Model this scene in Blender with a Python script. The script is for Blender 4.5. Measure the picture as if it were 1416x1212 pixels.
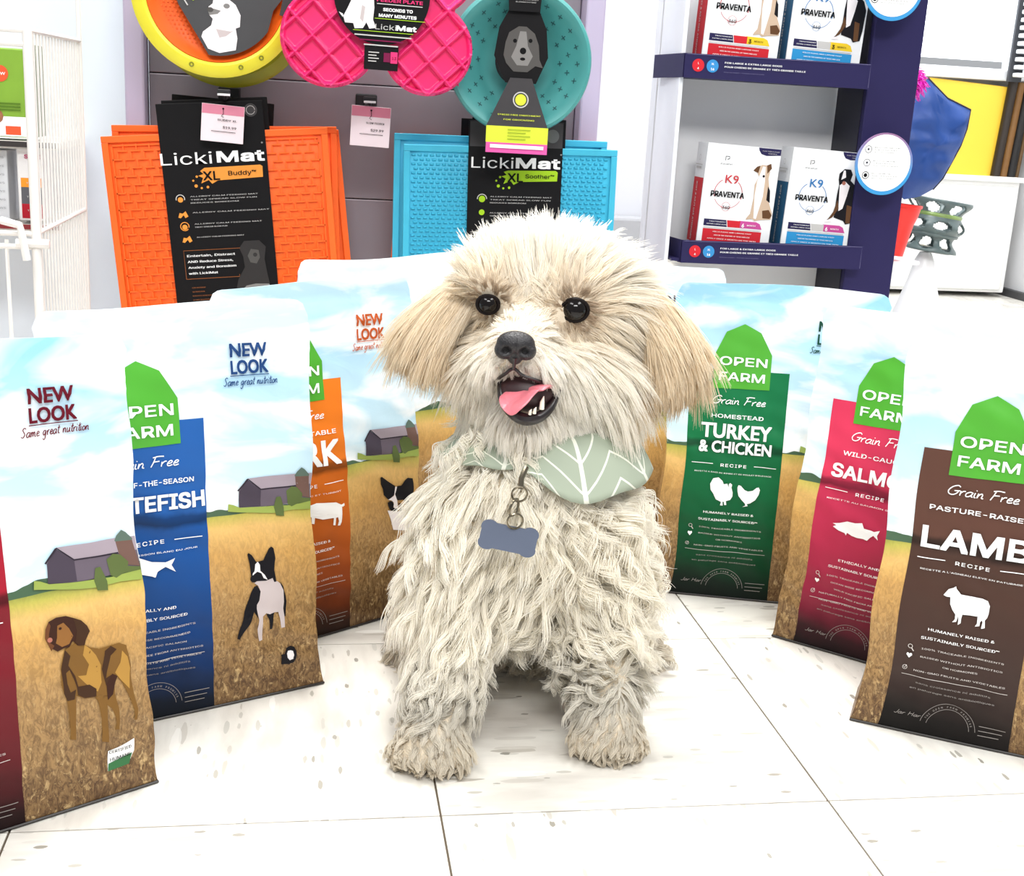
import bpy, bmesh, math, random, os
import numpy as np
from mathutils import Vector, Matrix, kdtree
from mathutils.geometry import tessellate_polygon

for o in list(bpy.data.objects):
    bpy.data.objects.remove(o)
random.seed(4); RNG = np.random.default_rng(11)
SC = bpy.context.scene
COL = SC.collection

# ------------------------------------------------------------------ camera
CR = Vector((0.98644433, -0.15495911, 0.05399307))
CU = Vector((-0.01158746, 0.2624336, 0.96488048))
CD = Vector((0.16368662, 0.95242652, -0.25708055))
CP = Vector((-0.1011, -0.8075, 0.5096)); FPX = 1704.75
cam = bpy.data.cameras.new('camera'); camo = bpy.data.objects.new('camera', cam); COL.objects.link(camo)
M = Matrix((CR, CU, -CD)).transposed().to_4x4(); M.translation = CP
camo.matrix_world = M
cam.sensor_width = 36; cam.lens = 36 * FPX / 1416; cam.clip_start = .05; cam.clip_end = 60
SC.camera = camo

# ------------------------------------------------------------------ light, exposure
w = bpy.data.worlds.new('shop_air'); SC.world = w; w.use_nodes = True
w.node_tree.nodes['Background'].inputs[0].default_value = (.93, .96, 1, 1)
w.node_tree.nodes['Background'].inputs[1].default_value = .42
def area(name, loc, aim, sx, sy, power, col=(1, 1, 1)):
    l = bpy.data.lights.new(name, 'AREA'); l.shape = 'RECTANGLE'; l.size = sx; l.size_y = sy; l.energy = power; l.color = col
    o = bpy.data.objects.new(name, l); COL.objects.link(o); o.location = loc
    o.rotation_euler = (Vector(aim) - Vector(loc)).to_track_quat('-Z', 'Y').to_euler()
    return o
area('ceiling_light', (.1, 1.0, 2.45), (.1, .4, 0), 1.2, .35, 62, (1, .985, .95))
area('ceiling_light', (.0, -2.1, 2.45), (.15, .6, .4), 1.6, .5, 62, (1, .99, .97))
area('ceiling_light', (-1.2, -.5, 2.45), (-.3, .2, 0), 1.2, .5, 22, (1, .99, .97))
area('ceiling_light', (1.4, -.4, 2.45), (.5, .2, 0), 1.2, .6, 26, (1, .99, .97))
area('ceiling_light', (1.5, 2.2, 2.45), (1.5, 2.4, 0), 1.2, .6, 40, (.97, .99, 1))
vs = SC.view_settings
vs.view_transform = 'Standard'; vs.look = 'None'; vs.exposure = 0.20; vs.gamma = 1.0; vs.use_curve_mapping = False
SC.display_settings.display_device = 'sRGB'

# ------------------------------------------------------------------ helpers
def at(px, py, Y):
    v = CD + CR * ((px - 708) / FPX) - CU * ((py - 606) / FPX)
    return CP + v * ((Y - CP.y) / v.y)

def lin(c):
    return tuple((x / 255 / 12.92) if x / 255 <= .04045 else ((x / 255 + .055) / 1.055) ** 2.4 for x in c[:3]) + (1,)

MATS = {}
def mat(name, rgb, rough=.5, metal=0, coat=0, var=.06, scale=40, bump=0, trans=0, alpha=1, emit=0, sheen=0, spec=.5):
    if name.startswith('print_'): spec = .12
    if name in MATS: return MATS[name]
    m = bpy.data.materials.new(name); m.use_nodes = True; nt = m.node_tree; b = nt.nodes['Principled BSDF']
    b.inputs['Specular IOR Level'].default_value = spec
    b.inputs['Roughness'].default_value = rough; b.inputs['Metallic'].default_value = metal
    b.inputs['Coat Weight'].default_value = coat; b.inputs['Coat Roughness'].default_value = .15
    b.inputs['Transmission Weight'].default_value = trans; b.inputs['Alpha'].default_value = alpha
    b.inputs['Sheen Weight'].default_value = sheen
    c = lin(rgb)
    if emit:
        b.inputs['Emission Color'].default_value = c; b.inputs['Emission Strength'].default_value = emit
    if var or bump:
        tc = nt.nodes.new('ShaderNodeTexCoord'); n = nt.nodes.new('ShaderNodeTexNoise'); n.inputs['Scale'].default_value = scale
        nt.links.new(tc.outputs['Object'], n.inputs['Vector'])
        r = nt.nodes.new('ShaderNodeMapRange'); r.inputs[1].default_value = .3; r.inputs[2].default_value = .7
        r.inputs[3].default_value = 1 - var; r.inputs[4].default_value = 1
        nt.links.new(n.outputs['Fac'], r.inputs[0])
        mx = nt.nodes.new('ShaderNodeVectorMath'); mx.operation = 'SCALE'; mx.inputs[0].default_value = c[:3]
        nt.links.new(r.outputs[0], mx.inputs['Scale']); nt.links.new(mx.outputs[0], b.inputs['Base Color'])
        if bump:
            bp = nt.nodes.new('ShaderNodeBump'); bp.inputs['Strength'].default_value = bump; bp.inputs['Distance'].default_value = .002
            nt.links.new(n.outputs['Fac'], bp.inputs['Height']); nt.links.new(bp.outputs[0], b.inputs['Normal'])
    else:
        b.inputs['Base Color'].default_value = c
    MATS[name] = m
    return m

def tag(o, label=None, cat=None, group=None, kind=None):
    if label: o['label'] = label
    if cat: o['category'] = cat
    if group: o['group'] = group
    if kind: o['kind'] = kind
    return o

def empty(name, loc=(0, 0, 0), rot=(0, 0, 0), label=None, cat=None, group=None):
    o = bpy.data.objects.new(name, None); COL.objects.link(o); o.location = loc; o.rotation_euler = rot
    o.empty_display_size = .02
    return tag(o, label, cat, group)

def mesh_obj(name, V, F, m, parent=None, smooth=False, mi=None):
    me = bpy.data.meshes.new(name)
    me.from_pydata([tuple(map(float, v)) for v in V], [], [tuple(map(int, f)) for f in F])
    for x in (m if isinstance(m, (list, tuple)) else [m]): me.materials.append(x)
    if mi is not None: me.polygons.foreach_set('material_index', np.array(mi, dtype=np.int32))
    if smooth: me.polygons.foreach_set('use_smooth', np.ones(len(F), dtype=bool))
    me.update()
    o = bpy.data.objects.new(name, me); COL.objects.link(o)
    if parent: o.parent = parent
    return o

class MB:
    """collects simple shapes; build() links them as one mesh object"""
    def __init__(s): s.V = []; s.F = []
    def add(s, V, F):
        n = len(s.V); s.V += [tuple(v) for v in V]; s.F += [tuple(i + n for i in f) for f in F]; return s
    def box(s, c, d, M=None, bev=0):
        x, y, z = [k / 2 for k in d]
        if bev:
            b = min(bev, x * .9, y * .9, z * .9); V = []
            bm = bmesh.new(); bmesh.ops.create_cube(bm, size=1)
            for v in bm.verts: v.co = Vector((v.co.x * 2 * x, v.co.y * 2 * y, v.co.z * 2 * z))
            bmesh.ops.bevel(bm, geom=bm.edges[:], offset=b, segments=2, affect='EDGES', profile=.5)
            bm.verts.index_update(); V = [v.co.copy() for v in bm.verts]; F = [[v.index for v in f.verts] for f in bm.faces]; bm.free()
        else:
            V = [Vector((a * x, b_ * y, e * z)) for a in (-1, 1) for b_ in (-1, 1) for e in (-1, 1)]
            F = [(0, 1, 3, 2), (4, 6, 7, 5), (0, 4, 5, 1), (2, 3, 7, 6), (0, 2, 6, 4), (1, 5, 7, 3)]
        V = [(M @ v if M else v) + Vector(c) for v in V]
        return s.add(V, F)
    def tube(s, pts, r, n=8, cap=True):
        pts = [Vector(p) for p in pts]; rr = r if isinstance(r, (list, tuple)) else [r] * len(pts)
        V = []; F = []; up = None
        for i, p in enumerate(pts):
            t = (pts[min(i + 1, len(pts) - 1)] - pts[max(i - 1, 0)]).normalized()
            if up is None: up = t.orthogonal().normalized()
            a = (up - t * up.dot(t)).normalized(); b = t.cross(a); up = a
            for k in range(n):
                q = 2 * math.pi * k / n; V.append(p + (a * math.cos(q) + b * math.sin(q)) * rr[i])
        for i in range(len(pts) - 1):
            for k in range(n):
                F.append((i * n + k, i * n + (k + 1) % n, (i + 1) * n + (k + 1) % n, (i + 1) * n + k))
        if cap: F.append(tuple(range(n))[::-1]); F.append(tuple((len(pts) - 1) * n + k for k in range(n)))
        return s.add(V, F)
    def lathe(s, prof, n=48, M=None, closed=False, a0=0, a1=2 * math.pi):
        V = []; F = []; full = abs(a1 - a0 - 2 * math.pi) < 1e-6; m = n if full else n + 1
        for r, z in prof:
            for k in range(m):
                q = a0 + (a1 - a0) * k / n; V.append(Vector((r * math.cos(q), r * math.sin(q), z)))
        for i in range(len(prof) - 1):
            for k in range(n):
                k2 = (k + 1) % m
                F.append((i * m + k, i * m + k2, (i + 1) * m + k2, (i + 1) * m + k))
        if M: V = [M @ v for v in V]
        return s.add(V, F)
    def prism(s, pts, y0, y1):
        """polygon in (x,z) extruded along y"""
        n = len(pts); V = [Vector((p[0], y0, p[1])) for p in pts] + [Vector((p[0], y1, p[1])) for p in pts]
        F = [tuple(range(n)), tuple(range(2 * n - 1, n - 1, -1))] + [(i, i + n, (i + 1) % n + n, (i + 1) % n) for i in range(n)]
        return s.add(V, F)
    def build(s, name, m, parent=None, smooth=False):
        o = mesh_obj(name, s.V, s.F, m, parent)
        bm = bmesh.new(); bm.from_mesh(o.data); bmesh.ops.recalc_face_normals(bm, faces=bm.faces[:]); bm.to_mesh(o.data); bm.free()
        if smooth:
            o.data.polygons.foreach_set('use_smooth', np.ones(len(o.data.polygons), dtype=bool))
            o.data.set_sharp_from_angle(angle=math.radians(40))
        return o

# ---- lettering
FONT = None
try:
    FONT = bpy.data.fonts.load(os.path.join(bpy.utils.system_resource('DATAFILES'), 'fonts', 'Inter.woff2'))
except Exception:
    FONT = None
_tc = {}
def text2d(s, bold=0., spacing=1., res=3):
    key = (s, bold, spacing, res)
    if key in _tc: return _tc[key]
    cu = bpy.data.curves.new('t', 'FONT'); cu.body = s; cu.size = 1; cu.offset = bold; cu.align_x = 'CENTER'
    cu.space_character = spacing; cu.resolution_u = res; cu.fill_mode = 'BOTH' if False else 'FRONT'
    if FONT and s not in ('NEW', 'LOOK', 'K9', 'TURKEY', '& CHICKEN', 'PORK'): cu.font = FONT
    o = bpy.data.objects.new('t', cu); COL.objects.link(o)
    me = o.to_mesh(); n = len(me.vertices); a = np.zeros(n * 3); me.vertices.foreach_get('co', a)
    me.calc_loop_triangles(); t = np.zeros(len(me.loop_triangles) * 3, dtype=np.int32); me.loop_triangles.foreach_get('vertices', t)
    V = a.reshape(-1, 3)[:, :2].copy(); T = t.reshape(-1, 3).copy()
    o.to_mesh_clear(); bpy.data.objects.remove(o); bpy.data.curves.remove(cu)
    _tc[key] = (V, T); return V, T

GL = {'G': (1.5, [[1.3, 1.7, .9, 2, .3, 1.6, 0, .8, .25, .15, .8, 0, 1.2, .4, 1.3, .9], [.75, .85, 1.5, .95]]),
      'r': (.75, [[0, .95, .1, 0], [.07, .5, .3, .95, .6, 1]]), 'a': (1., [[.75, .9, .4, 1, 0, .6, .1, .05, .45, .05, .72, .5, .78, 1, .75, .2, 1, .05]]),
      'i': (.4, [[0, 1, .05, .15, .3, .05], [.0, 1.45, .06, 1.55]]), 'n': (.95, [[0, 1, .05, 0, .12, .6, .4, 1, .6, .7, .62, .15, .9, .05]]),
      'F': (1.2, [[.2, 2, .15, 1, 0, 0], [-.15, 1.85, .5, 2.05, 1.3, 2], [.15, 1, .9, 1.1]]),
      'e': (.8, [[.05, .5, .5, .6, .55, .95, .25, 1, .02, .5, .2, .05, .75, .2]]), 'S': (1.2, [[1, 1.75, .6, 2, .2, 1.6, .5, 1.15, .8, .6, .4, 0, -.1, .2]]),
      'm': (1.4, [[0, 1, .05, 0, .12, .6, .35, 1, .5, .7, .52, .05, .6, .6, .85, 1, 1, .7, 1.05, .15, 1.3, .05]]),
      'g': (1., [[.7, .9, .35, 1, 0, .6, .15, .1, .5, .2, .7, .9, .65, -.5, .3, -.9, 0, -.6], []]),
      't': (.6, [[.3, 1.8, .2, .4, .3, .05, .6, .1], [-.05, 1.2, .6, 1.3]]), 'u': (.95, [[0, 1, .05, .2, .3, .02, .55, .4, .65, 1, .66, .2, .95, .05]]),
      'o': (.85, [[.4, 1, .05, .7, .1, .1, .5, .05, .7, .6, .4, 1]]), ' ': (.75, []),
      'J': (1., [[.8, 2, .7, .3, .3, 0, 0, .3]]), 'H': (1.3, [[0, 2, 0, 0], [1, 2, 1, 0], [0, 1, 1, 1.1]])}
def catmull(p, k=5):
    p = [Vector(q) for q in p]
    if len(p) < 3: return p
    q = [p[0]] + p + [p[-1]]; out = []
    for i in range(1, len(q) - 2):
        for j in range(k):
            t = j / k; a, b, c, d = q[i - 1:i + 3]
            out.append(.5 * ((2 * b) + (c - a) * t + (2 * a - 5 * b + 4 * c - d) * t * t + (3 * b - a - 3 * c + d) * t ** 3))
    return out + [p[-1]]

def pts(s):
    return [tuple(map(float, q.split(','))) for q in s.split()]

def circle(cx, cy, r, n=28, ry=None, a0=0, a1=2 * math.pi):
    ry = ry or r
    return [(cx + r * math.cos(a0 + (a1 - a0) * i / n), cy + ry * math.sin(a0 + (a1 - a0) * i / n)) for i in range(n)]

class Decal:
    """flat print: polygons and lettering laid on a surface, each named part one mesh"""
    def __init__(s, surf, edge=.007, step=.0003):
        s.S = surf; s.e = edge; s.st = step; s.P = {}; s.n = 0
    def raw(s, part, m, V2, T):
        if len(V2) == 0: return
        V = [tuple(v) for v in V2]; T = [tuple(t) for t in T]
        if s.e:
            V, T = subdiv(V, T, s.e)
        d = s.P.setdefault(part, [[], [], [], []]); s.n = len(d[0])
        lay = s.st * (1 + 1.6 * d_layer(part)) + (s.n * (7e-5 if s.e else 3e-5) if part.endswith('picture') or part.endswith('_logo') else min(s.n, 150) * 1e-6)
        P = s.S(np.array(V, dtype=float), lay)
        base = sum(len(x) for x in d[0]); d[0].append(P); d[1] += [(a + base, b + base, c + base) for a, b, c in T]
        if m not in d[3]: d[3].append(m)
        d[2] += [d[3].index(m)] * len(T)
    def poly(s, part, m, P):
        P = [Vector((p[0], p[1], 0)) for p in P]
        T = [t for t in tessellate_polygon([P])]
        s.raw(part, m, [(p.x, p.y) for p in P], T)
    def rect(s, part, m, x0, y0, x1, y1):
        s.raw(part, m, [(x0, y0), (x1, y0), (x1, y1), (x0, y1)], [(0, 1, 2), (0, 2, 3)])
    def text(s, part, m, t, cx, cy, h, w=None, bold=.0, spacing=1., rot=0, shear=0, align='c'):
        bold0 = bold; V, T = text2d(t, 0., spacing)
        if len(V) == 0: return
        x0, x1 = V[:, 0].min(), V[:, 0].max(); k = h / .73
        kx = (w / (x1 - x0)) if w else k
        X = (V[:, 0] - (x0 + x1) / 2) * kx; Y = (V[:, 1] - .365) * k; X = X + Y * shear
        if align == 'l': X = X + (x1 - x0) / 2 * kx
        c, sn = math.cos(rot), math.sin(rot); bo = max(0, bold0) * k * .8
        if bo <= 0: D_ = [(0, 0)]
        elif h < .0045: D_ = [(-bo, 0), (bo, 0)]
        else: D_ = [(a_ * bo, b_ * bo * .8) for a_ in (-1, 0, 1) for b_ in (-1, 0, 1)]
        for dx, dy in D_:
            s.raw(part, m, np.stack([cx + (X + dx) * c - (Y + dy) * sn, cy + (X + dx) * sn + (Y + dy) * c], 1), T)
    def stroke(s, part, m, P, wd, closed=False):
        P = [Vector(p[:2]) for p in P]
        if closed: P = P + [P[0]]
        V = []; T = []
        for i, p in enumerate(P):
            a = P[max(i - 1, 0)]; b = P[min(i + 1, len(P) - 1)]
            if closed and i in (0, len(P) - 1): a = P[-2]; b = P[1]
            t = (b - a); t = t.normalized() if t.length > 1e-9 else Vector((1, 0)); n = Vector((-t.y, t.x)) * wd / 2
            V += [tuple(p + n), tuple(p - n)]
        for i in range(len(P) - 1):
            T += [(2 * i, 2 * i + 1, 2 * i + 3), (2 * i, 2 * i + 3, 2 * i + 2)]
        s.raw(part, m, V, T)
    def script(s, part, m, t, cx, cy, xh, wd, w=None, rot=0, slant=.25):
        adv = 0; segs = []
        for ch in t:
            a, st = GL.get(ch, (.9, []))
            for q in st:
                if q: segs.append([(adv + q[i] + q[i + 1] * slant, q[i + 1]) for i in range(0, len(q), 2)])
            adv += a * 1.08
        k = (w / adv) if w else xh
        c, sn = math.cos(rot), math.sin(rot)
        for q in segs:
            q = catmull(q, 4)
            R = []
            for p in q:
                X = (p[0] - adv / 2) * k; Y = (p[1] - .7) * xh; R.append((cx + X * c - Y * sn, cy + X * sn + Y * c))
            s.stroke(part, m, R, wd)
    def build(s, parent):
        out = []
        for part, (P, T, mi, ms) in s.P.items():
            out.append(mesh_obj(part, np.concatenate(P), T, ms, parent, smooth=bool(s.e), mi=mi))
        return out
_LAY = {'label': 0, 'logo': 1, 'picture': 1, 'lettering': 3}
def d_layer(p):
    return _LAY.get(p.split('_')[-1], 2)
def subdiv(V, T, L):
    V = list(V); out = []; st = list(T); cache = {}
    while st:
        a, b, c = st.pop()
        A, B, C = V[a], V[b], V[c]
        la = (B[0] - A[0]) ** 2 + (B[1] - A[1]) ** 2; lb = (C[0] - B[0]) ** 2 + (C[1] - B[1]) ** 2; lc = (A[0] - C[0]) ** 2 + (A[1] - C[1]) ** 2
        m = max(la, lb, lc)
        if m <= L * L: out.append((a, b, c)); continue
        if m == lb: a, b, c = b, c, a
        elif m == lc: a, b, c = c, a, b
        k = (min(a, b), max(a, b))
        if k not in cache:
            cache[k] = len(V); V.append(((V[a][0] + V[b][0]) / 2, (V[a][1] + V[b][1]) / 2))
        i = cache[k]; st += [(a, i, c), (i, b, c)]
    return V, out

def flat(y=0.):
    return lambda P, off: np.stack([P[:, 0], np.full(len(P), y - off), P[:, 1]], 1)

WHITE = mat('print_white', (250, 250, 250), .45, var=0)
BLACK = mat('print_black', (16, 16, 18), .45, var=0)

# ------------------------------------------------------------------ floor
TILE = .305
def tile_material():
    m = bpy.data.materials.new('vinyl_tile'); m.use_nodes = True; nt = m.node_tree; N = nt.nodes; Lk = nt.links
    b = N['Principled BSDF']; b.inputs['Roughness'].default_value = .32
    tc = N.new('ShaderNodeTexCoord'); oi = N.new('ShaderNodeObjectInfo')
    off = N.new('ShaderNodeVectorMath'); off.operation = 'ADD'; sc = N.new('ShaderNodeMath'); sc.operation = 'MULTIPLY'; sc.inputs[1].default_value = 37
    Lk.new(oi.outputs['Random'], sc.inputs[0]); Lk.new(tc.outputs['Object'], off.inputs[0]); Lk.new(sc.outputs[0], off.inputs[1])
    def chips(scale, stretch, thr, seed):
        mp = N.new('ShaderNodeMapping'); mp.inputs['Scale'].default_value = (scale, scale * stretch, 1); mp.inputs['Location'].default_value = (seed, seed * 1.7, 0)
        Lk.new(off.outputs[0], mp.inputs['Vector'])
        nz = N.new('ShaderNodeTexNoise'); nz.inputs['Scale'].default_value = 1.5; nz.inputs['Detail'].default_value = 2
        Lk.new(mp.outputs[0], nz.inputs['Vector'])
        mx = N.new('ShaderNodeMix'); mx.data_type = 'VECTOR'; mx.inputs['Factor'].default_value = .25
        Lk.new(mp.outputs[0], mx.inputs[4]); Lk.new(nz.outputs['Color'], mx.inputs[5])
        v = N.new('ShaderNodeTexVoronoi'); v.inputs['Scale'].default_value = 1; Lk.new(mx.outputs[1], v.inputs['Vector'])
        sep = N.new('ShaderNodeSeparateColor'); Lk.new(v.outputs['Color'], sep.inputs[0])
        g = N.new('ShaderNodeMath'); g.operation = 'GREATER_THAN'; g.inputs[1].default_value = thr; Lk.new(sep.outputs[0], g.inputs[0])
        d = N.new('ShaderNodeMath'); d.operation = 'LESS_THAN'; d.inputs[1].default_value = .36; Lk.new(v.outputs['Distance'], d.inputs[0])
        mu = N.new('ShaderNodeMath'); mu.operation = 'MULTIPLY'; Lk.new(g.outputs[0], mu.inputs[0]); Lk.new(d.outputs[0], mu.inputs[1])
        return mu.outputs[0], sep.outputs[1]
    base = N.new('ShaderNodeTexNoise'); base.inputs['Scale'].default_value = 9; base.inputs['Detail'].default_value = 5
    mp0 = N.new('ShaderNodeMapping'); mp0.inputs['Scale'].default_value = (1, 3.5, 1); Lk.new(off.outputs[0], mp0.inputs['Vector']); Lk.new(mp0.outputs[0], base.inputs['Vector'])
    r = N.new('ShaderNodeValToRGB'); r.color_ramp.elements[0].position = .36; r.color_ramp.elements[0].color = lin((206, 201, 193)); r.color_ramp.elements[1].position = .6; r.color_ramp.elements[1].color = lin((232, 229, 221))
    Lk.new(base.outputs['Fac'], r.inputs[0]); cur = r.outputs[0]
    for scale, st, thr, seed, c in ((26, 6., .80, 1.3, (184, 178, 168)), (44, 4.6, .84, 7.7, (192, 190, 182)), (70, 3.6, .92, 3.1, (158, 154, 144)), (22, 5., .80, 9.2, (246, 244, 238)), (100, 2.4, .95, 5.5, (140, 136, 126))):
        f, rr = chips(scale, st, thr, seed)
        mx = N.new('ShaderNodeMix'); mx.data_type = 'RGBA'; Lk.new(cur, mx.inputs[6]); mx.inputs[7].default_value = lin(c)
        k = N.new('ShaderNodeMath'); k.operation = 'MULTIPLY'; Lk.new(f, k.inputs[0]); Lk.new(rr, k.inputs[1]); Lk.new(k.outputs[0], mx.inputs['Factor']); cur = mx.outputs[2]
    Lk.new(cur, b.inputs['Base Color'])
    bp = N.new('ShaderNodeBump'); bp.inputs['Strength'].default_value = .08; bp.inputs['Distance'].default_value = .001
    Lk.new(base.outputs['Fac'], bp.inputs['Height']); Lk.new(bp.outputs[0], b.inputs['Normal'])
    return m
TM = tile_material()
GROUT = mat('floor_joint', (96, 84, 70), .9, var=.2)
sl = MB().box((0, 0, -.0265), (1, 1, .05)); x0, x1, y0, y1 = -6 * TILE, 9 * TILE, -3 * TILE, 12 * TILE
S_ = MB().box(((x0 + x1) / 2, (y0 + y1) / 2, -.0265), (x1 - x0, y1 - y0, .05))
floor = S_.build('floor', GROUT); tag(floor, 'pale speckled vinyl tile floor', kind='structure')
tm = MB().box((0, 0, -.0009), (TILE - .0016, TILE - .0016, .0018), bev=.0004)
tile0 = tm.build('tile', TM, floor)
tile0['kind'] = 'structure'
first = True
for i in range(-6, 9):
    for j in range(-3, 12):
        # skip the tiles that lie far outside what the lens takes in
        cx, cy = (i + .5) * TILE, (j + .5) * TILE
        if i < -3 and cy < .6: continue
        if abs(cx + .1 - .17 * (cy + .8)) > .62 * (cy + .8) + .75: continue
        t = tile0 if first else tile0.copy()
        if not first: COL.objects.link(t); t.parent = floor
        first = False
        t.location = (cx, cy, 0); t.rotation_euler = (0, 0, (math.pi / 2 if (i + j) % 2 else 0) + math.pi * ((i * 7 + j * 3) % 2))

# ------------------------------------------------------------------ walls
WALL = mat('wall_paint', (226, 228, 234), .7, var=.03, scale=6)
WALLW = mat('white_paint', (238, 240, 242), .55, var=.02, scale=6)
LAV = mat('lavender_grey_metal', (196, 184, 210), .4, metal=.15, var=.06, scale=5)
def struct(name, mb, m, label=None):
    o = mb.build(name, m); return tag(o, label, kind='structure')
struct('wall_back', MB().box((.25, 1.75, 1.2), (1.75, .06, 2.4), bev=.004), WALL)
struct('trim_1', MB().box((.36, 1.69, .155), (1.3, .05, .31), bev=.006), mat('grey_trim', (178, 180, 186), .5, var=.04))
struct('wall_pillar', MB().box((-.47, 1.22, 1.2), (.255, .2, 2.4), bev=.012), mat('pale_blue_white', (232, 240, 250), .35, var=.03, scale=3))
struct('wall_left', MB().box((-1.45, 1.5, 1.2), (1.4, .06, 2.4)), mat('cage_wall', (214, 210, 204), .7, var=.05, scale=5))
# far right corner of the shop
struct('wall_far', MB().box((1.8, 3.12, .345), (1.9, .12, .69)), mat('far_wall', (222, 222, 218), .6, var=.03, scale=4))
struct('wall_right', MB().box((2.26, 2.0, 1.2), (.12, 2.3, 2.4)), mat('right_wall', (236, 236, 238), .6, var=.03, scale=4))
bb = struct('baseboard_far', MB().box((1.55, 3.045, .012), (1.3, .03, .024)), mat('dark_baseboard', (70, 70, 72), .6))
struct('baseboard_right', MB().box((2.19, 2.1, .012), (.02, 1.9, .024)), MATS['dark_baseboard'])
# window above, with its sill and blinds
wn = empty('window_1'); wn['kind'] = 'structure'
gl = bpy.data.materials.new('daylight'); gl.use_nodes = True
gb = gl.node_tree.nodes['Principled BSDF']; gb.inputs['Base Color'].default_value = (.9, .95, 1, 1); gb.inputs['Emission Color'].default_value = (.93, .97, 1, 1); gb.inputs['Emission Strength'].default_value = 1.6
MB().box((1.68, 3.16, 1.35), (1.2, .01, 1.2)).build('pane', gl, wn)
MB().box((1.55, 3.04, .7), (1.36, .12, .035), bev=.006).build('window_sill', WALLW, wn)
f = MB()
for x in (1.08, 2.16): f.box((x, 3.1, 1.35), (.05, .05, 1.3), bev=.004)
f.build('window_frame', WALLW, wn)
slat = None
BL = mat('blind_slat', (225, 228, 232), .4, var=.02)
for k in range(16):
    z = .75 + k * .034
    z = .70 + k * .0236
    if slat is None: slat = MB().box((0, 0, 0), (.052, .03, .013), bev=.003).build('slat', BL, wn); s2 = slat
    else: s2 = slat.copy(); COL.objects.link(s2); s2.parent = wn
    s2.location = (2.100, 2.93, z)
dk = MB().box((2.088, 2.955, .88), (.045, .01, .40)).build('blind_shadow_gap', mat('blind_dark', (60, 62, 68), .6), wn)

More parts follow.
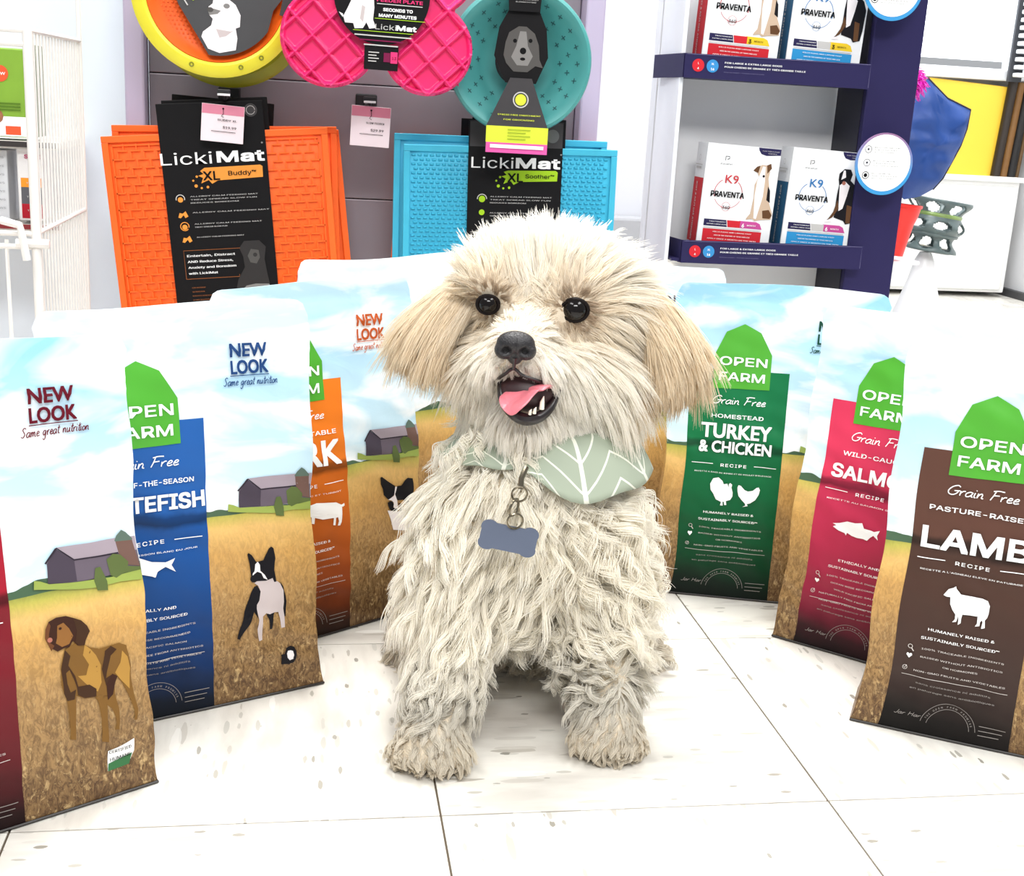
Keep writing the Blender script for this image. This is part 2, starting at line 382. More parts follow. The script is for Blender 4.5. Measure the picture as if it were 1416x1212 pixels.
# ------------------------------------------------------------------ food bags
BW, BG, BH = .225, .072, .344
def bag_mat(seed, tint):
    m = bpy.data.materials.new('bag_print'); m.use_nodes = True; nt = m.node_tree; N = nt.nodes; K = nt.links
    b = N['Principled BSDF']; b.inputs['Roughness'].default_value = .4; b.inputs['Specular IOR Level'].default_value = .3; b.inputs['Coat Weight'].default_value = .12; b.inputs['Coat Roughness'].default_value = .25
    tc = N.new('ShaderNodeTexCoord'); sp = N.new('ShaderNodeSeparateXYZ'); K.new(tc.outputs['Object'], sp.inputs[0])
    v = N.new('ShaderNodeMath'); v.operation = 'DIVIDE'; v.inputs[1].default_value = BH; K.new(sp.outputs[2], v.inputs[0])
    def noise(scale, st=(1, 1, 1), det=3, loc=0, rough=.5, dist=0):
        mp = N.new('ShaderNodeMapping'); mp.inputs['Scale'].default_value = st; mp.inputs['Location'].default_value = (seed * 3.3 + loc, 0, seed)
        K.new(tc.outputs['Object'], mp.inputs['Vector'])
        n = N.new('ShaderNodeTexNoise'); n.inputs['Scale'].default_value = scale; n.inputs['Detail'].default_value = det; n.inputs['Roughness'].default_value = rough; n.inputs['Distortion'].default_value = dist
        K.new(mp.outputs[0], n.inputs['Vector']); return n.outputs['Fac']
    def ramp(fac, stops):
        r = N.new('ShaderNodeValToRGB'); e = r.color_ramp.elements
        while len(e) < len(stops): e.new(.5)
        for q, (p, c) in zip(e, stops): q.position = p; q.color = lin(c)
        K.new(fac, r.inputs[0]); return r.outputs[0]
    def mix(f, a, b2):
        x = N.new('ShaderNodeMix'); x.data_type = 'RGBA'
        for s, q in ((0, f), (6, a), (7, b2)):
            if isinstance(q, (tuple, list)): x.inputs[s].default_value = q
            elif isinstance(q, float): x.inputs[s].default_value = q
            else: K.new(q, x.inputs[s])
        return x.outputs[2]
    def rng(fac, a, b2, c=0., d=1.):
        r = N.new('ShaderNodeMapRange'); r.inputs[1].default_value = a; r.inputs[2].default_value = b2; r.inputs[3].default_value = c; r.inputs[4].default_value = d
        K.new(fac, r.inputs[0]); return r.outputs[0]
    def mth(op, a, b2):
        q = N.new('ShaderNodeMath'); q.operation = op
        for i, z in enumerate((a, b2)):
            if isinstance(z, (int, float)): q.inputs[i].default_value = z
            else: K.new(z, q.inputs[i])
        return q.outputs[0]
    # sky print
    cl = noise(11, (1, 1, 2.6), 4, dist=.6)
    blue = ramp(v.outputs[0], [(.5, (206, 232, 244)), (.72, (188, 222, 240)), (.86, (168, 210, 234)), (1., tint)])
    skyc = mix(rng(cl, .44, .64), blue, lin((250, 252, 253)))
    # field print
    wob = mth('ADD', v.outputs[0], rng(noise(9, (1, 1, 1), 2, 4), 0, 1, -.05, .05))
    gold = ramp(wob, [(0., (120, 92, 58)), (.12, (150, 118, 76)), (.27, (178, 140, 88)), (.38, (206, 160, 92)), (.44, (226, 184, 112)), (.475, (186, 178, 84)), (.5, (106, 130, 62))])
    straw = noise(130, (1.5, 1, .7), 4, rough=.75, dist=1.8)
    amp = rng(v.outputs[0], .05, .45, 1., .12)
    dark = mth('MULTIPLY', rng(straw, .40, .60, .92, 0.), amp)
    gold = mix(dark, gold, lin((74, 48, 26)))
    lite = mth('MULTIPLY', rng(noise(210, (1, 1, .5), 3, 9, .7, 1.), .55, .72, 0., .7), amp)
    gold = mix(lite, gold, lin((224, 192, 136)))
    hill = mth('ADD', .497, rng(noise(26, (1, 1, .01), 2, 2), .3, .7, -.008, .022))
    trees = mth('LESS_THAN', v.outputs[0], hill); tr = mix(trees, skyc, lin((70, 96, 72)))
    low = mth('LESS_THAN', v.outputs[0], .489)
    col = mix(low, tr, gold)
    K.new(col, b.inputs['Base Color'])
    bp = N.new('ShaderNodeBump'); bp.inputs['Strength'].default_value = .35; bp.inputs['Distance'].default_value = .0025
    K.new(noise(22, (1, 1, 1.2), 3, 5, .45, 1.2), bp.inputs['Height']); K.new(bp.outputs[0], b.inputs['Normal'])
    return m

def label_mat(name, top, mid, bot):
    m = bpy.data.materials.new(name); m.use_nodes = True; nt = m.node_tree; N = nt.nodes; K = nt.links
    b = N['Principled BSDF']; b.inputs['Roughness'].default_value = .45; b.inputs['Specular IOR Level'].default_value = .16; b.inputs['Coat Weight'].default_value = .04; b.inputs['Coat Roughness'].default_value = .3
    tc = N.new('ShaderNodeTexCoord'); sp = N.new('ShaderNodeSeparateXYZ'); K.new(tc.outputs['Object'], sp.inputs[0])
    v = N.new('ShaderNodeMath'); v.operation = 'DIVIDE'; v.inputs[1].default_value = BH; K.new(sp.outputs[2], v.inputs[0])
    n = N.new('ShaderNodeTexNoise'); n.inputs['Scale'].default_value = 14; n.inputs['Detail'].default_value = 4; K.new(tc.outputs['Object'], n.inputs['Vector'])
    r0 = N.new('ShaderNodeMapRange'); r0.inputs[3].default_value = -.05; r0.inputs[4].default_value = .05; K.new(n.outputs['Fac'], r0.inputs[0])
    ad = N.new('ShaderNodeMath'); K.new(v.outputs[0], ad.inputs[0]); K.new(r0.outputs[0], ad.inputs[1])
    r = N.new('ShaderNodeValToRGB'); e = r.color_ramp.elements
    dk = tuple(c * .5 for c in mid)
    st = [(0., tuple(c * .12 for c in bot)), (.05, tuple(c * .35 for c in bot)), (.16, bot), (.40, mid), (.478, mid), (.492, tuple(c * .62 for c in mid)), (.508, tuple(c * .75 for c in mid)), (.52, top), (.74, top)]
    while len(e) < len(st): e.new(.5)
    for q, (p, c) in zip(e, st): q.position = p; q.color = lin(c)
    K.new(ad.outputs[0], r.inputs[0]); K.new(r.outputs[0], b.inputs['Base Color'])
    return m

def bag_surface(seed):
    ph = np.random.default_rng(seed).uniform(0, 6.28, 12)
    def T(v): return np.cos(np.pi / 2 * np.clip(v / .95, 0, 1)) ** .8
    def S(P, off, side=-1, wr=1.):
        x = P[:, 0]; z = P[:, 1]; u = np.clip(x / BW + .5, 0, 1); v = np.clip(z / BH, 0, 1)
        e = .97 - .25 * v
        B = e + (1 - e) * np.sin(np.pi * u) ** .7
        y = BG / 2 * T(v) * B + .0006
        env = np.clip(1.2 - v, .25, 1) * np.clip(v * 9, .05, 1)
        w = .0010 * np.sin(x * 95 + z * 40 + ph[0]) * np.sin(z * 70 - x * 30 + ph[1]) + .0009 * np.sin((x + z) * 150 + ph[2]) * np.sin((x - z) * 60 + ph[3]) + .0005 * np.sin(z * 260 + x * 90 + ph[4])
        y = y + w * wr * env + .0016 * np.exp(-((v - .885) / .006) ** 2) + .0008 * np.exp(-((v - .905) / .004) ** 2)
        sag = .004 * np.sin(z * 22 + ph[5]) * np.sin(np.pi * v)
        X = x * (1 + .035 * np.exp(-v / .03) - .02 * np.sin(np.pi * v)) + .0015 * np.sin(z * 60 + ph[6]) * (np.abs(x) / (BW / 2)) ** 3
        Y = side * (y + off) + sag * np.clip(v * 1.5, 0, 1)
        dc = BW / 2 - np.abs(x); r = .013
        drop = np.where(dc < r, r - np.sqrt(np.clip(r * r - (r - dc) ** 2, 0, None)), 0)
        Z = z - drop * np.clip((v - .93) / .07, 0, 1) + .002 * np.sin(x * 26 + ph[7]) * np.clip((v - .8) / .2, 0, 1)
        return np.stack([X, Y, Z], 1)
    return S

def make_bag_body(parent, S, seed, tint):
    nu, nv, ng = 50, 84, 6
    V = []; ring = 2 * (nu + 1) + 2 * (ng - 1)
    xs = np.linspace(-BW / 2, BW / 2, nu + 1)
    for j in range(nv + 1):
        z = BH * j / nv
        f = S(np.stack([xs, np.full(nu + 1, z)], 1), 0.)
        bk = S(np.stack([xs[::-1], np.full(nu + 1, z)], 1), 0., side=1, wr=.4)
        v = j / nv
        def gus(a, b2, sg):
            out = []
            for k in range(1, ng):
                t = k / ng; p = a * (1 - t) + b2 * t
                pinch = .022 * (1 - abs(2 * t - 1)) * min(1, v * 2.2) * (1 if v < .9 else max(0, (1 - v) / .1))
                out.append((p[0] - sg * pinch, p[1], p[2]))
            return out
        V += [tuple(p) for p in f] + gus(f[-1], bk[0], 1) + [tuple(p) for p in bk] + gus(bk[-1], f[0], -1)
    F = []
    for j in range(nv):
        for k in range(ring):
            a = j * ring + k; b2 = j * ring + (k + 1) % ring
            F.append((a, b2, b2 + ring, a + ring))
    F.append(tuple(range(ring))[::-1])
    top = nv * ring
    ro = nu + 1 + ng - 1
    for k in range(nu): F.append((top + k, top + k + 1, top + ro + nu - k - 1, top + ro + nu - k))
    F.append(tuple(top + k for k in range(nu, ro + 1))); F.append(tuple([top + q for q in range(ro + nu, ring)] + [top]))
    o = mesh_obj('pouch', V, F, bag_mat(seed, tint), parent, smooth=True)
    o.data.set_sharp_from_angle(angle=math.radians(55))
    # welded foot seam
    P = S(np.stack([xs, np.full(nu + 1, .0015)], 1), .0008)
    MB().tube([tuple(p) for p in P], .0011, 6).build('foot_seam', mat('seam_dark', (40, 36, 34), .4, var=0), parent)
    return o

LOGO = mat('logo_green', (76, 166, 44), .4, var=.03)
PR = {k: mat('print_' + k, c, .5, var=0.0) for k, c in dict(
    viz=(122, 88, 44), vizd=(66, 44, 30), vizl=(176, 134, 66), vizh=(104, 64, 40), vizn=(60, 36, 28), vizf=(140, 96, 52), pnose=(170, 108, 92),
    blk=(26, 25, 30), wht=(236, 230, 232), grw=(196, 184, 184), barn=(104, 94, 106), barnd=(74, 66, 78), roof=(160, 148, 158), edge=(50, 44, 54), silo=(112, 86, 78), silot=(92, 110, 100),
    bush=(92, 106, 62), grass=(150, 166, 84), brn=(96, 66, 44), fgrn=(60, 110, 70), grm=(120, 112, 106), fade=(206, 196, 186)).items()}
SHP = {
'viz_body':'0.720,0.366 0.713,0.348 0.706,0.323 0.703,0.291 0.710,0.271 0.719,0.253 0.724,0.213 0.724,0.184 0.720,0.165 0.739,0.160 0.744,0.190 0.746,0.229 0.749,0.259 0.777,0.248 0.811,0.245 0.821,0.232 0.826,0.195 0.826,0.161 0.822,0.139 0.844,0.134 0.846,0.161 0.846,0.191 0.849,0.220 0.865,0.208 0.873,0.186 0.875,0.172 0.867,0.158 0.882,0.156 0.886,0.174 0.887,0.204 0.879,0.239 0.880,0.265 0.889,0.280 0.907,0.260 0.924,0.231 0.935,0.202 0.938,0.181 0.934,0.167 0.944,0.166 0.951,0.192 0.944,0.227 0.939,0.268 0.941,0.295 0.934,0.319 0.929,0.334 0.928,0.341 0.903,0.350 0.873,0.350 0.833,0.349 0.805,0.356 0.787,0.365 0.769,0.378',
'viz_dark1':'0.707,0.323 0.710,0.271 0.719,0.253 0.743,0.252 0.749,0.274 0.731,0.270 0.722,0.291 0.721,0.314 0.733,0.319 0.746,0.294 0.752,0.278 0.754,0.260 0.777,0.249 0.815,0.246 0.818,0.262 0.795,0.276 0.757,0.279 0.750,0.303 0.730,0.329 0.737,0.350 0.720,0.366',
'viz_dark2':'0.842,0.301 0.852,0.263 0.875,0.263 0.889,0.280 0.877,0.285 0.854,0.279 0.870,0.329 0.892,0.339 0.873,0.349 0.852,0.342',
'viz_dark3':'0.853,0.266 0.853,0.230 0.872,0.240 0.882,0.265 0.892,0.278 0.875,0.286',
'viz_light':'0.787,0.365 0.779,0.344 0.800,0.318 0.788,0.297 0.759,0.301 0.781,0.282 0.803,0.265 0.822,0.255 0.838,0.272 0.839,0.311 0.822,0.337 0.805,0.353',
'viz_light2':'0.885,0.287 0.903,0.268 0.930,0.243 0.938,0.289 0.929,0.317 0.911,0.333 0.903,0.308',
'viz_head':'0.675,0.376 0.663,0.397 0.667,0.415 0.677,0.431 0.701,0.437 0.732,0.436 0.757,0.428 0.779,0.420 0.797,0.406 0.806,0.392 0.793,0.376 0.787,0.365 0.763,0.368 0.750,0.380 0.735,0.370 0.716,0.370 0.697,0.366 0.688,0.371',
'viz_ear':'0.754,0.429 0.779,0.420 0.797,0.406 0.806,0.392 0.793,0.376 0.784,0.365 0.768,0.367 0.757,0.376 0.765,0.398 0.758,0.418',
'viz_muzzle':'0.675,0.376 0.663,0.397 0.667,0.415 0.677,0.431 0.683,0.422 0.676,0.404 0.674,0.389 0.689,0.380 0.678,0.369',
'viz_face':'0.704,0.419 0.723,0.423 0.740,0.408 0.752,0.390 0.736,0.376 0.712,0.374 0.694,0.384 0.700,0.394',
'bos_black':'0.715,0.386 0.720,0.389 0.733,0.382 0.750,0.363 0.759,0.363 0.779,0.364 0.792,0.379 0.804,0.392 0.814,0.396 0.823,0.391 0.828,0.364 0.825,0.355 0.821,0.335 0.828,0.304 0.819,0.304 0.813,0.315 0.785,0.311 0.739,0.314 0.732,0.312 0.727,0.330 0.722,0.363',
'bos_side':'0.750,0.302 0.762,0.286 0.756,0.263 0.746,0.252 0.745,0.243 0.748,0.219 0.733,0.236 0.713,0.206 0.688,0.182 0.674,0.169 0.664,0.172 0.681,0.210 0.693,0.243 0.713,0.270 0.724,0.287 0.738,0.300',
'bos_side2':'0.844,0.302 0.857,0.287 0.865,0.263 0.869,0.247 0.864,0.209 0.859,0.210 0.854,0.237 0.856,0.267',
'bos_rear':'0.783,0.224 0.794,0.208 0.794,0.184 0.804,0.184 0.812,0.218 0.816,0.226',
'bos_chest':'0.739,0.309 0.751,0.313 0.813,0.315 0.819,0.304 0.831,0.305 0.844,0.297 0.857,0.278 0.857,0.249 0.854,0.231 0.859,0.210 0.857,0.183 0.841,0.183 0.838,0.209 0.832,0.225 0.816,0.226 0.797,0.223 0.783,0.227 0.768,0.220 0.764,0.188 0.764,0.158 0.751,0.156 0.744,0.190 0.752,0.213 0.745,0.243 0.746,0.252 0.756,0.263 0.762,0.286 0.754,0.301',
'bos_blaze':'0.745,0.357 0.756,0.363 0.764,0.354 0.764,0.339 0.781,0.327 0.792,0.313 0.776,0.319 0.768,0.332 0.752,0.338 0.738,0.332 0.735,0.310 0.729,0.318 0.734,0.335 0.741,0.340',
'bos_seal':'0.882,0.126 0.898,0.121 0.906,0.108 0.902,0.090 0.891,0.079 0.871,0.076 0.848,0.079 0.839,0.080 0.842,0.101 0.840,0.107 0.855,0.107 0.865,0.122',
'bos_sealw':'0.881,0.114 0.891,0.111 0.894,0.100 0.889,0.089 0.875,0.087 0.867,0.095 0.865,0.107 0.870,0.114',
'barn_wall':'0.694,0.547 0.727,0.573 0.781,0.545 0.930,0.540 1.015,0.539 1.023,0.508 1.019,0.497 0.808,0.498 0.691,0.505',
'barn_gable':'0.694,0.545 0.726,0.573 0.781,0.544 0.781,0.501 0.691,0.505',
'barn_roof':'0.728,0.576 0.925,0.571 1.018,0.568 1.021,0.539 0.930,0.541 0.781,0.544',
'barn_edge':'0.686,0.548 0.691,0.546 0.729,0.573 0.781,0.543 0.930,0.539 0.930,0.542 0.781,0.546 0.728,0.576 0.722,0.575',
'silo':'0.926,0.565 0.984,0.562 0.996,0.504 0.936,0.515',
'silo_top':'0.923,0.566 0.932,0.576 0.950,0.586 0.964,0.580 0.986,0.564 0.984,0.561 0.926,0.564',
'bush1':'0.886,0.532 0.910,0.541 0.935,0.536 0.959,0.518 0.955,0.509 1.005,0.503 1.010,0.496 0.936,0.496 0.910,0.490 0.893,0.498',
'bush2':'0.845,0.519 0.862,0.520 0.871,0.504 0.878,0.488 0.878,0.468 0.844,0.472 0.836,0.494',
'grass_strip':'0.648,0.518 0.668,0.514 0.694,0.505 0.808,0.498 0.893,0.494 1.010,0.496 1.040,0.494 1.040,0.475 0.920,0.481 0.834,0.479 0.698,0.493 0.645,0.500',
'turkey':'0.253,0.345 0.237,0.358 0.232,0.377 0.244,0.395 0.269,0.400 0.290,0.390 0.297,0.380 0.314,0.383 0.322,0.372 0.322,0.382 0.328,0.386 0.338,0.381 0.336,0.371 0.344,0.356 0.345,0.343 0.336,0.331 0.316,0.326 0.320,0.314 0.310,0.313 0.307,0.323 0.300,0.323 0.303,0.311 0.290,0.311 0.293,0.322 0.267,0.329 0.257,0.340',
'hen':'0.365,0.373 0.369,0.381 0.381,0.379 0.400,0.367 0.417,0.363 0.440,0.367 0.456,0.377 0.467,0.379 0.474,0.371 0.470,0.356 0.456,0.338 0.434,0.325 0.418,0.321 0.424,0.315 0.399,0.311 0.412,0.316 0.409,0.322 0.390,0.334 0.374,0.346 0.368,0.359',
'sheep':'0.249,0.379 0.264,0.395 0.281,0.401 0.289,0.406 0.292,0.400 0.311,0.388 0.350,0.389 0.389,0.388 0.409,0.384 0.419,0.372 0.419,0.352 0.416,0.342 0.409,0.335 0.413,0.317 0.400,0.314 0.402,0.330 0.398,0.335 0.393,0.329 0.393,0.320 0.377,0.317 0.383,0.325 0.382,0.342 0.354,0.342 0.327,0.340 0.325,0.328 0.326,0.318 0.316,0.312 0.316,0.323 0.313,0.336 0.312,0.330 0.309,0.319 0.295,0.316 0.303,0.325 0.302,0.337 0.289,0.347 0.278,0.360 0.275,0.376 0.260,0.376',
'heart':'0.180,0.196 0.167,0.204 0.168,0.211 0.175,0.211 0.180,0.209 0.184,0.215 0.191,0.211 0.190,0.203',
'col_black':'0.759,0.437 0.768,0.438 0.803,0.421 0.846,0.402 0.849,0.399 0.861,0.401 0.880,0.400 0.905,0.414 0.924,0.418 0.959,0.412 0.961,0.398 0.959,0.376 0.949,0.367 0.959,0.351 0.970,0.333 0.947,0.324 0.928,0.327 0.914,0.337 0.894,0.355 0.876,0.357 0.857,0.358 0.841,0.377 0.804,0.365 0.778,0.383 0.775,0.400 0.762,0.416',
'col_white':'0.846,0.400 0.857,0.399 0.851,0.387 0.844,0.378 0.854,0.358 0.855,0.335 0.834,0.336 0.829,0.346 0.833,0.354 0.821,0.362 0.801,0.366 0.838,0.374 0.843,0.387',
'col_nose':'0.797,0.358 0.812,0.361 0.827,0.358 0.832,0.349 0.828,0.340 0.855,0.332 0.852,0.327 0.824,0.329 0.807,0.338 0.802,0.346',
'col_body':'0.798,0.334 0.848,0.326 0.891,0.321 0.928,0.327 0.969,0.330 0.998,0.333 1.023,0.298 1.035,0.246 0.825,0.272 0.813,0.306',
'col_brown':'0.857,0.350 0.875,0.348 0.892,0.333 0.885,0.320 0.867,0.324',
'fish':'0.194,0.389 0.224,0.394 0.257,0.403 0.292,0.403 0.323,0.408 0.335,0.394 0.365,0.393 0.380,0.391 0.404,0.397 0.396,0.382 0.402,0.370 0.380,0.380 0.367,0.372 0.356,0.362 0.337,0.364 0.309,0.362 0.285,0.364 0.263,0.370 0.259,0.362 0.252,0.368 0.224,0.372 0.197,0.380 0.211,0.386',
'pig':'0.447,0.398 0.510,0.393 0.538,0.383 0.554,0.386 0.556,0.379 0.545,0.376 0.541,0.378 0.539,0.358 0.535,0.334 0.528,0.324 0.516,0.325 0.521,0.338 0.516,0.350 0.506,0.349 0.504,0.327 0.492,0.329 0.494,0.350 0.434,0.353 0.396,0.362 0.394,0.344 0.382,0.346 0.380,0.364 0.366,0.374 0.350,0.376 0.352,0.389 0.376,0.399 0.408,0.402',
'ftail':'0.432,0.406 0.397,0.398 0.347,0.403 0.282,0.423 0.233,0.428 0.184,0.419 0.230,0.392 0.278,0.382 0.344,0.369 0.356,0.365 0.366,0.378 0.396,0.387 0.433,0.372 0.418,0.390',
'cert':'0.842,0.111 0.930,0.124 0.929,0.094 0.909,0.069 0.835,0.067',
'cert_grn':'0.839,0.083 0.922,0.092 0.909,0.069 0.835,0.067',
}
def U(u, v): return ((u - .5) * BW, v * BH)
def uvp(name, du=0, dv=0, sc=1, c=None):
    P = pts(SHP[name])
    return [U(a + du, b + dv) for a, b in P]

def barn(D, du=0, dv=0):
    for n, m in (('barn_wall', 'barn'), ('barn_gable', 'barnd'), ('barn_roof', 'roof'), ('silo', 'silo'), ('silo_top', 'silot'), ('barn_edge', 'edge'), ('grass_strip', 'grass'), ('bush1', 'bush'), ('bush2', 'bush')):
        D.poly('barn_picture', PR[m], [(min(x, BW / 2 - .0008), z) for x, z in uvp(n, du, dv)])

def vizsla(D):
    for n, m in (('viz_body', 'viz'), ('viz_light', 'vizl'), ('viz_light2', 'vizl'), ('viz_dark1', 'vizd'), ('viz_dark2', 'vizd'), ('viz_dark3', 'vizn'), ('viz_head', 'vizn'), ('viz_face', 'vizf'), ('viz_muzzle', 'vizh'), ('viz_ear', 'vizd')):
        D.poly('dog_picture', PR[m], uvp(n))
    D.poly('dog_picture', PR['pnose'], [U(a, b) for a, b in circle(.677, .393, .008, 12, ry=.005)])
    D.poly('dog_picture', PR['vizn'], [U(a, b) for a, b in circle(.712, .412, .005, 8, ry=.003)])
def boston(D):
    for n, m in (('bos_rear', 'blk'), ('bos_side2', 'blk'), ('bos_chest', 'grw'), ('bos_side', 'blk'), ('bos_black', 'blk'), ('bos_blaze', 'wht')):
        D.poly('dog_picture', PR[m], uvp(n))
    D.poly('dog_picture', PR['blk'], [U(a, b) for a, b in circle(.738, .321, .015, 12, ry=.010)])
    D.poly('seal_picture', PR['blk'], uvp('bos_seal')); D.poly('seal_picture', PR['wht'], uvp('bos_sealw'))
def collie(D):
    D.poly('dog_picture', PR['wht'], [(min(x, BW / 2 - .001), z) for x, z in uvp('col_body')])
    for n, m in (('col_black', 'blk'), ('col_white', 'wht'), ('col_nose', 'blk'), ('col_brown', 'brn')):
        D.poly('dog_picture', PR[m], uvp(n))
def merle(D):
    # small speckled sitting dog, front view
    D.poly('dog_picture', PR['grm'], [U(*p) for p in [(.83, .42), (.845, .435), (.87, .432), (.9, .436), (.915, .425), (.91, .405), (.905, .37), (.9, .33), (.915, .28), (.91, .2), (.89, .17), (.875, .17), (.87, .24), (.862, .17), (.845, .17), (.845, .26), (.838, .33), (.842, .38)]])
    D.poly('dog_picture', PR['wht'], [U(*p) for p in [(.868, .43), (.876, .43), (.88, .39), (.895, .37), (.885, .3), (.87, .26), (.855, .3), (.852, .37), (.866, .39)]])
    D.poly('dog_picture', PR['blk'], [U(*p) for p in [(.828, .42), (.845, .437), (.852, .42), (.845, .4)]])
    D.poly('dog_picture', PR['blk'], [U(*p) for p in [(.905, .435), (.92, .425), (.915, .4), (.902, .41), (.89, .38), (.9, .36)]])
    D.poly('dog_picture', PR['blk'], [U(*p) for p in [(.868, .26), (.885, .26), (.883, .19), (.872, .18)]])

def print_bag(D, lab, newc, line1, big, animal, claims, minis, fr, dog, rec_dy=0, shift=0., full=True):
    W = WHITE
    X = lambda u: (u + shift - .5) * BW
    x0, x1 = X(.10), X(.565)
    nrow = 26
    D.rect('recipe_label', lab, x0, 0.001, x1, .735 * BH)
    barn(D, 0, 0)
    if dog: dog(D)
    D.poly('farm_logo', LOGO, [(X(a), b * BH) for a, b in ((.203, .675), (.475, .68), (.473, .787), (.413, .853), (.333, .878), (.25, .852), (.203, .783))])
    D.text('logo_lettering', W, 'OPEN', X(.34), .768 * BH, .0125, .0505, bold=.022)
    D.text('logo_lettering', W, 'FARM', X(.338), .720 * BH, .0125, .049, bold=.022)
    D.script('lettering', W, 'Grain Free', X(.335), .638 * BH, .0042, .0009, w=.058)
    if line1: D.text('lettering', W, line1, X(.335), .594 * BH, .0056, min(.082, .0062 * len(line1)), bold=.02)
    for t, v, h, wd in big: D.text('lettering', W, t, X(.335), v * BH, h, wd, bold=.035)
    rv = .45 + rec_dy
    D.text('lettering', W, 'RECIPE', X(.335), rv * BH, .0045, .028, bold=.015, spacing=1.2)
    D.rect('lettering', W, X(.13), (rv - .001) * BH, X(.235), (rv + .001) * BH)
    D.rect('lettering', W, X(.435), (rv - .001) * BH, X(.54), (rv + .001) * BH)
    D.text('lettering', W, fr, X(.335), (rv - .026) * BH, .0019, .084, bold=.0)
    for nm in animal:
        D.poly('lettering', W, uvp(nm))
    D.text('lettering', W, claims[0], X(.335), .287 * BH, .0034, .0032 * len(claims[0]) , bold=.02)
    D.text('lettering', W, claims[1], X(.335), .264 * BH, .0034, .0032 * len(claims[1]), bold=.02)
    FW = mat('print_soft_white', (206, 200, 196), .5, var=0)
    v = .236
    for k, t in enumerate(minis):
        D.text('lettering', FW, t, X(.35), v * BH, .0021, min(.078, .0026 * len(t)), bold=.01); v -= .0195 if len(minis) > 4 else (.0165 if k == 1 else .022)
    # magnifier, heart, tick
    D.stroke('lettering', FW, [(X(.158) + .0018 * math.cos(a), .236 * BH + .0018 * math.sin(a)) for a in np.linspace(0, 6.28, 14)], .0005)
    D.stroke('lettering', FW, [(X(.163), .232 * BH), (X(.172), .224 * BH)], .0009)
    D.poly('lettering', W, [(X(.158) + .0026 * a, .211 * BH + .0026 * b) for a, b in ((0, -1), (-.95, .1), (-.8, .75), (-.3, .8), (0, .4), (.3, .8), (.8, .75), (.95, .1))])
    D.stroke('lettering', FW, [(X(.148) + .0019 * math.cos(a), .178 * BH + .0019 * math.sin(a)) for a in np.linspace(0, 6.28, 14)], .0004)
    D.stroke('lettering', FW, [(X(.144), .179 * BH), (X(.147), .175 * BH), (X(.154), .184 * BH)], .0006)
    D.rect('lettering', FW, X(.14), .1585 * BH, X(.53), .1597 * BH)
    SW = mat('print_grey', (150, 144, 140), .5, var=0)
    for k, t in enumerate(('sans croissance ni additifs', 'en paturage sans antibiotiques')):
        D.text('lettering', SW, t, X(.335), (.143 - k * .017) * BH, .0022, .062 + .008 * k)
    # promise arch
    cx, cy = X(.34), .036 * BH
    for r in (.0175, .0225):
        D.stroke('lettering', SW, [(cx + r * math.cos(a), cy + r * math.sin(a)) for a in np.linspace(.1, math.pi - .1, 26)], .00035)
    txt = 'THE OPEN FARM PROMISE'
    for i, ch in enumerate(txt):
        a = math.pi - .35 - (math.pi - .7) * i / (len(txt) - 1)
        if ch != ' ': D.text('lettering', SW, ch, cx + .02 * math.cos(a), cy + .02 * math.sin(a), .0022, rot=a - math.pi / 2, bold=.01)
    D.script('lettering', SW, 'Jar Har', X(.19), .055 * BH, .0018, .0004, w=.022)
    for k in range(3): D.rect('lettering', SW, X(.45), (.06 - k * .012) * BH, X(.545 - .01 * k), (.0615 - k * .012) * BH)
    # NEW LOOK stamp
    D.text('stamp_lettering', newc, 'NEW', (.750 - .5) * BW, .887 * BH, .0108, .0315, bold=.035)
    D.text('stamp_lettering', newc, 'LOOK', (.752 - .5) * BW, .848 * BH, .0108, .0325, bold=.035)
    D.rect('stamp_lettering', newc, (.675 - .5) * BW, .8265 * BH, (.828 - .5) * BW, .8285 * BH)
    D.script('stamp_lettering', newc, 'Same great nutrition', (.755 - .5) * BW, .812 * BH, .0032, .0007, w=.048)

NAVY = mat('print_navy', (34, 66, 116), .45, var=0)
common = ['100% TRACEABLE INGREDIENTS', 'RAISED WITHOUT ANTIBIOTICS', 'OR HORMONES', 'NON-GMO FRUITS AND VEGETABLES']
fishm = ['100% TRACEABLE INGREDIENTS', 'OCEAN WISE RECOMMENDED', 'WILD PACIFIC SALMON', 'NATURALLY FREE FROM ANTIBIOTICS', 'NON-GMO FRUITS AND VEGETABLES']
HUM = ('HUMANELY RAISED &', 'SUSTAINABLY SOURCED\u2122'); ETH = ('ETHICALLY AND', 'SUSTAINABLY SOURCED')
def bag(seed, left, e, lab, label, prt, tint=(196, 222, 234), lean=0., dz=0, nogroup=False):
    e = Vector((e[0], e[1], 0)).normalized(); n = Vector((e.y, -e.x, 0))   # towards the dog
    c = Vector((left[0], left[1], 0)) + e * (BW / 2) - n * (BG / 2)
    o = empty('food_bag', c, (lean, 0, math.atan2(e.y, e.x)), label, 'food bag', 'dry dog food bags standing in a half circle round the dog')
    S = bag_surface(seed); make_bag_body(o, S, seed, tint)
    D = Decal(S, .0048, .00035)
    if prt: prt(D, lab)
    D.build(o)
    return o
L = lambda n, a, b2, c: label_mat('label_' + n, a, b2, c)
def e_left(b2, e, al):
    e = Vector(e).normalized(); return (b2[0] + e.x * al, b2[1] + e.y * al)
def cert(D):
    D.poly('cert_label', WHITE, uvp('cert')); D.poly('cert_logo', PR['fgrn'], uvp('cert_grn'))
    D.text('cert_lettering', BLACK, 'CERTIFIED', (.879 - .5) * BW, .112 * BH, .0036, .0165, bold=.02, rot=.03)
    D.text('cert_lettering', BLACK, 'HUMANE', (.879 - .5) * BW, .094 * BH, .0036, .0155, bold=.02, rot=.03)
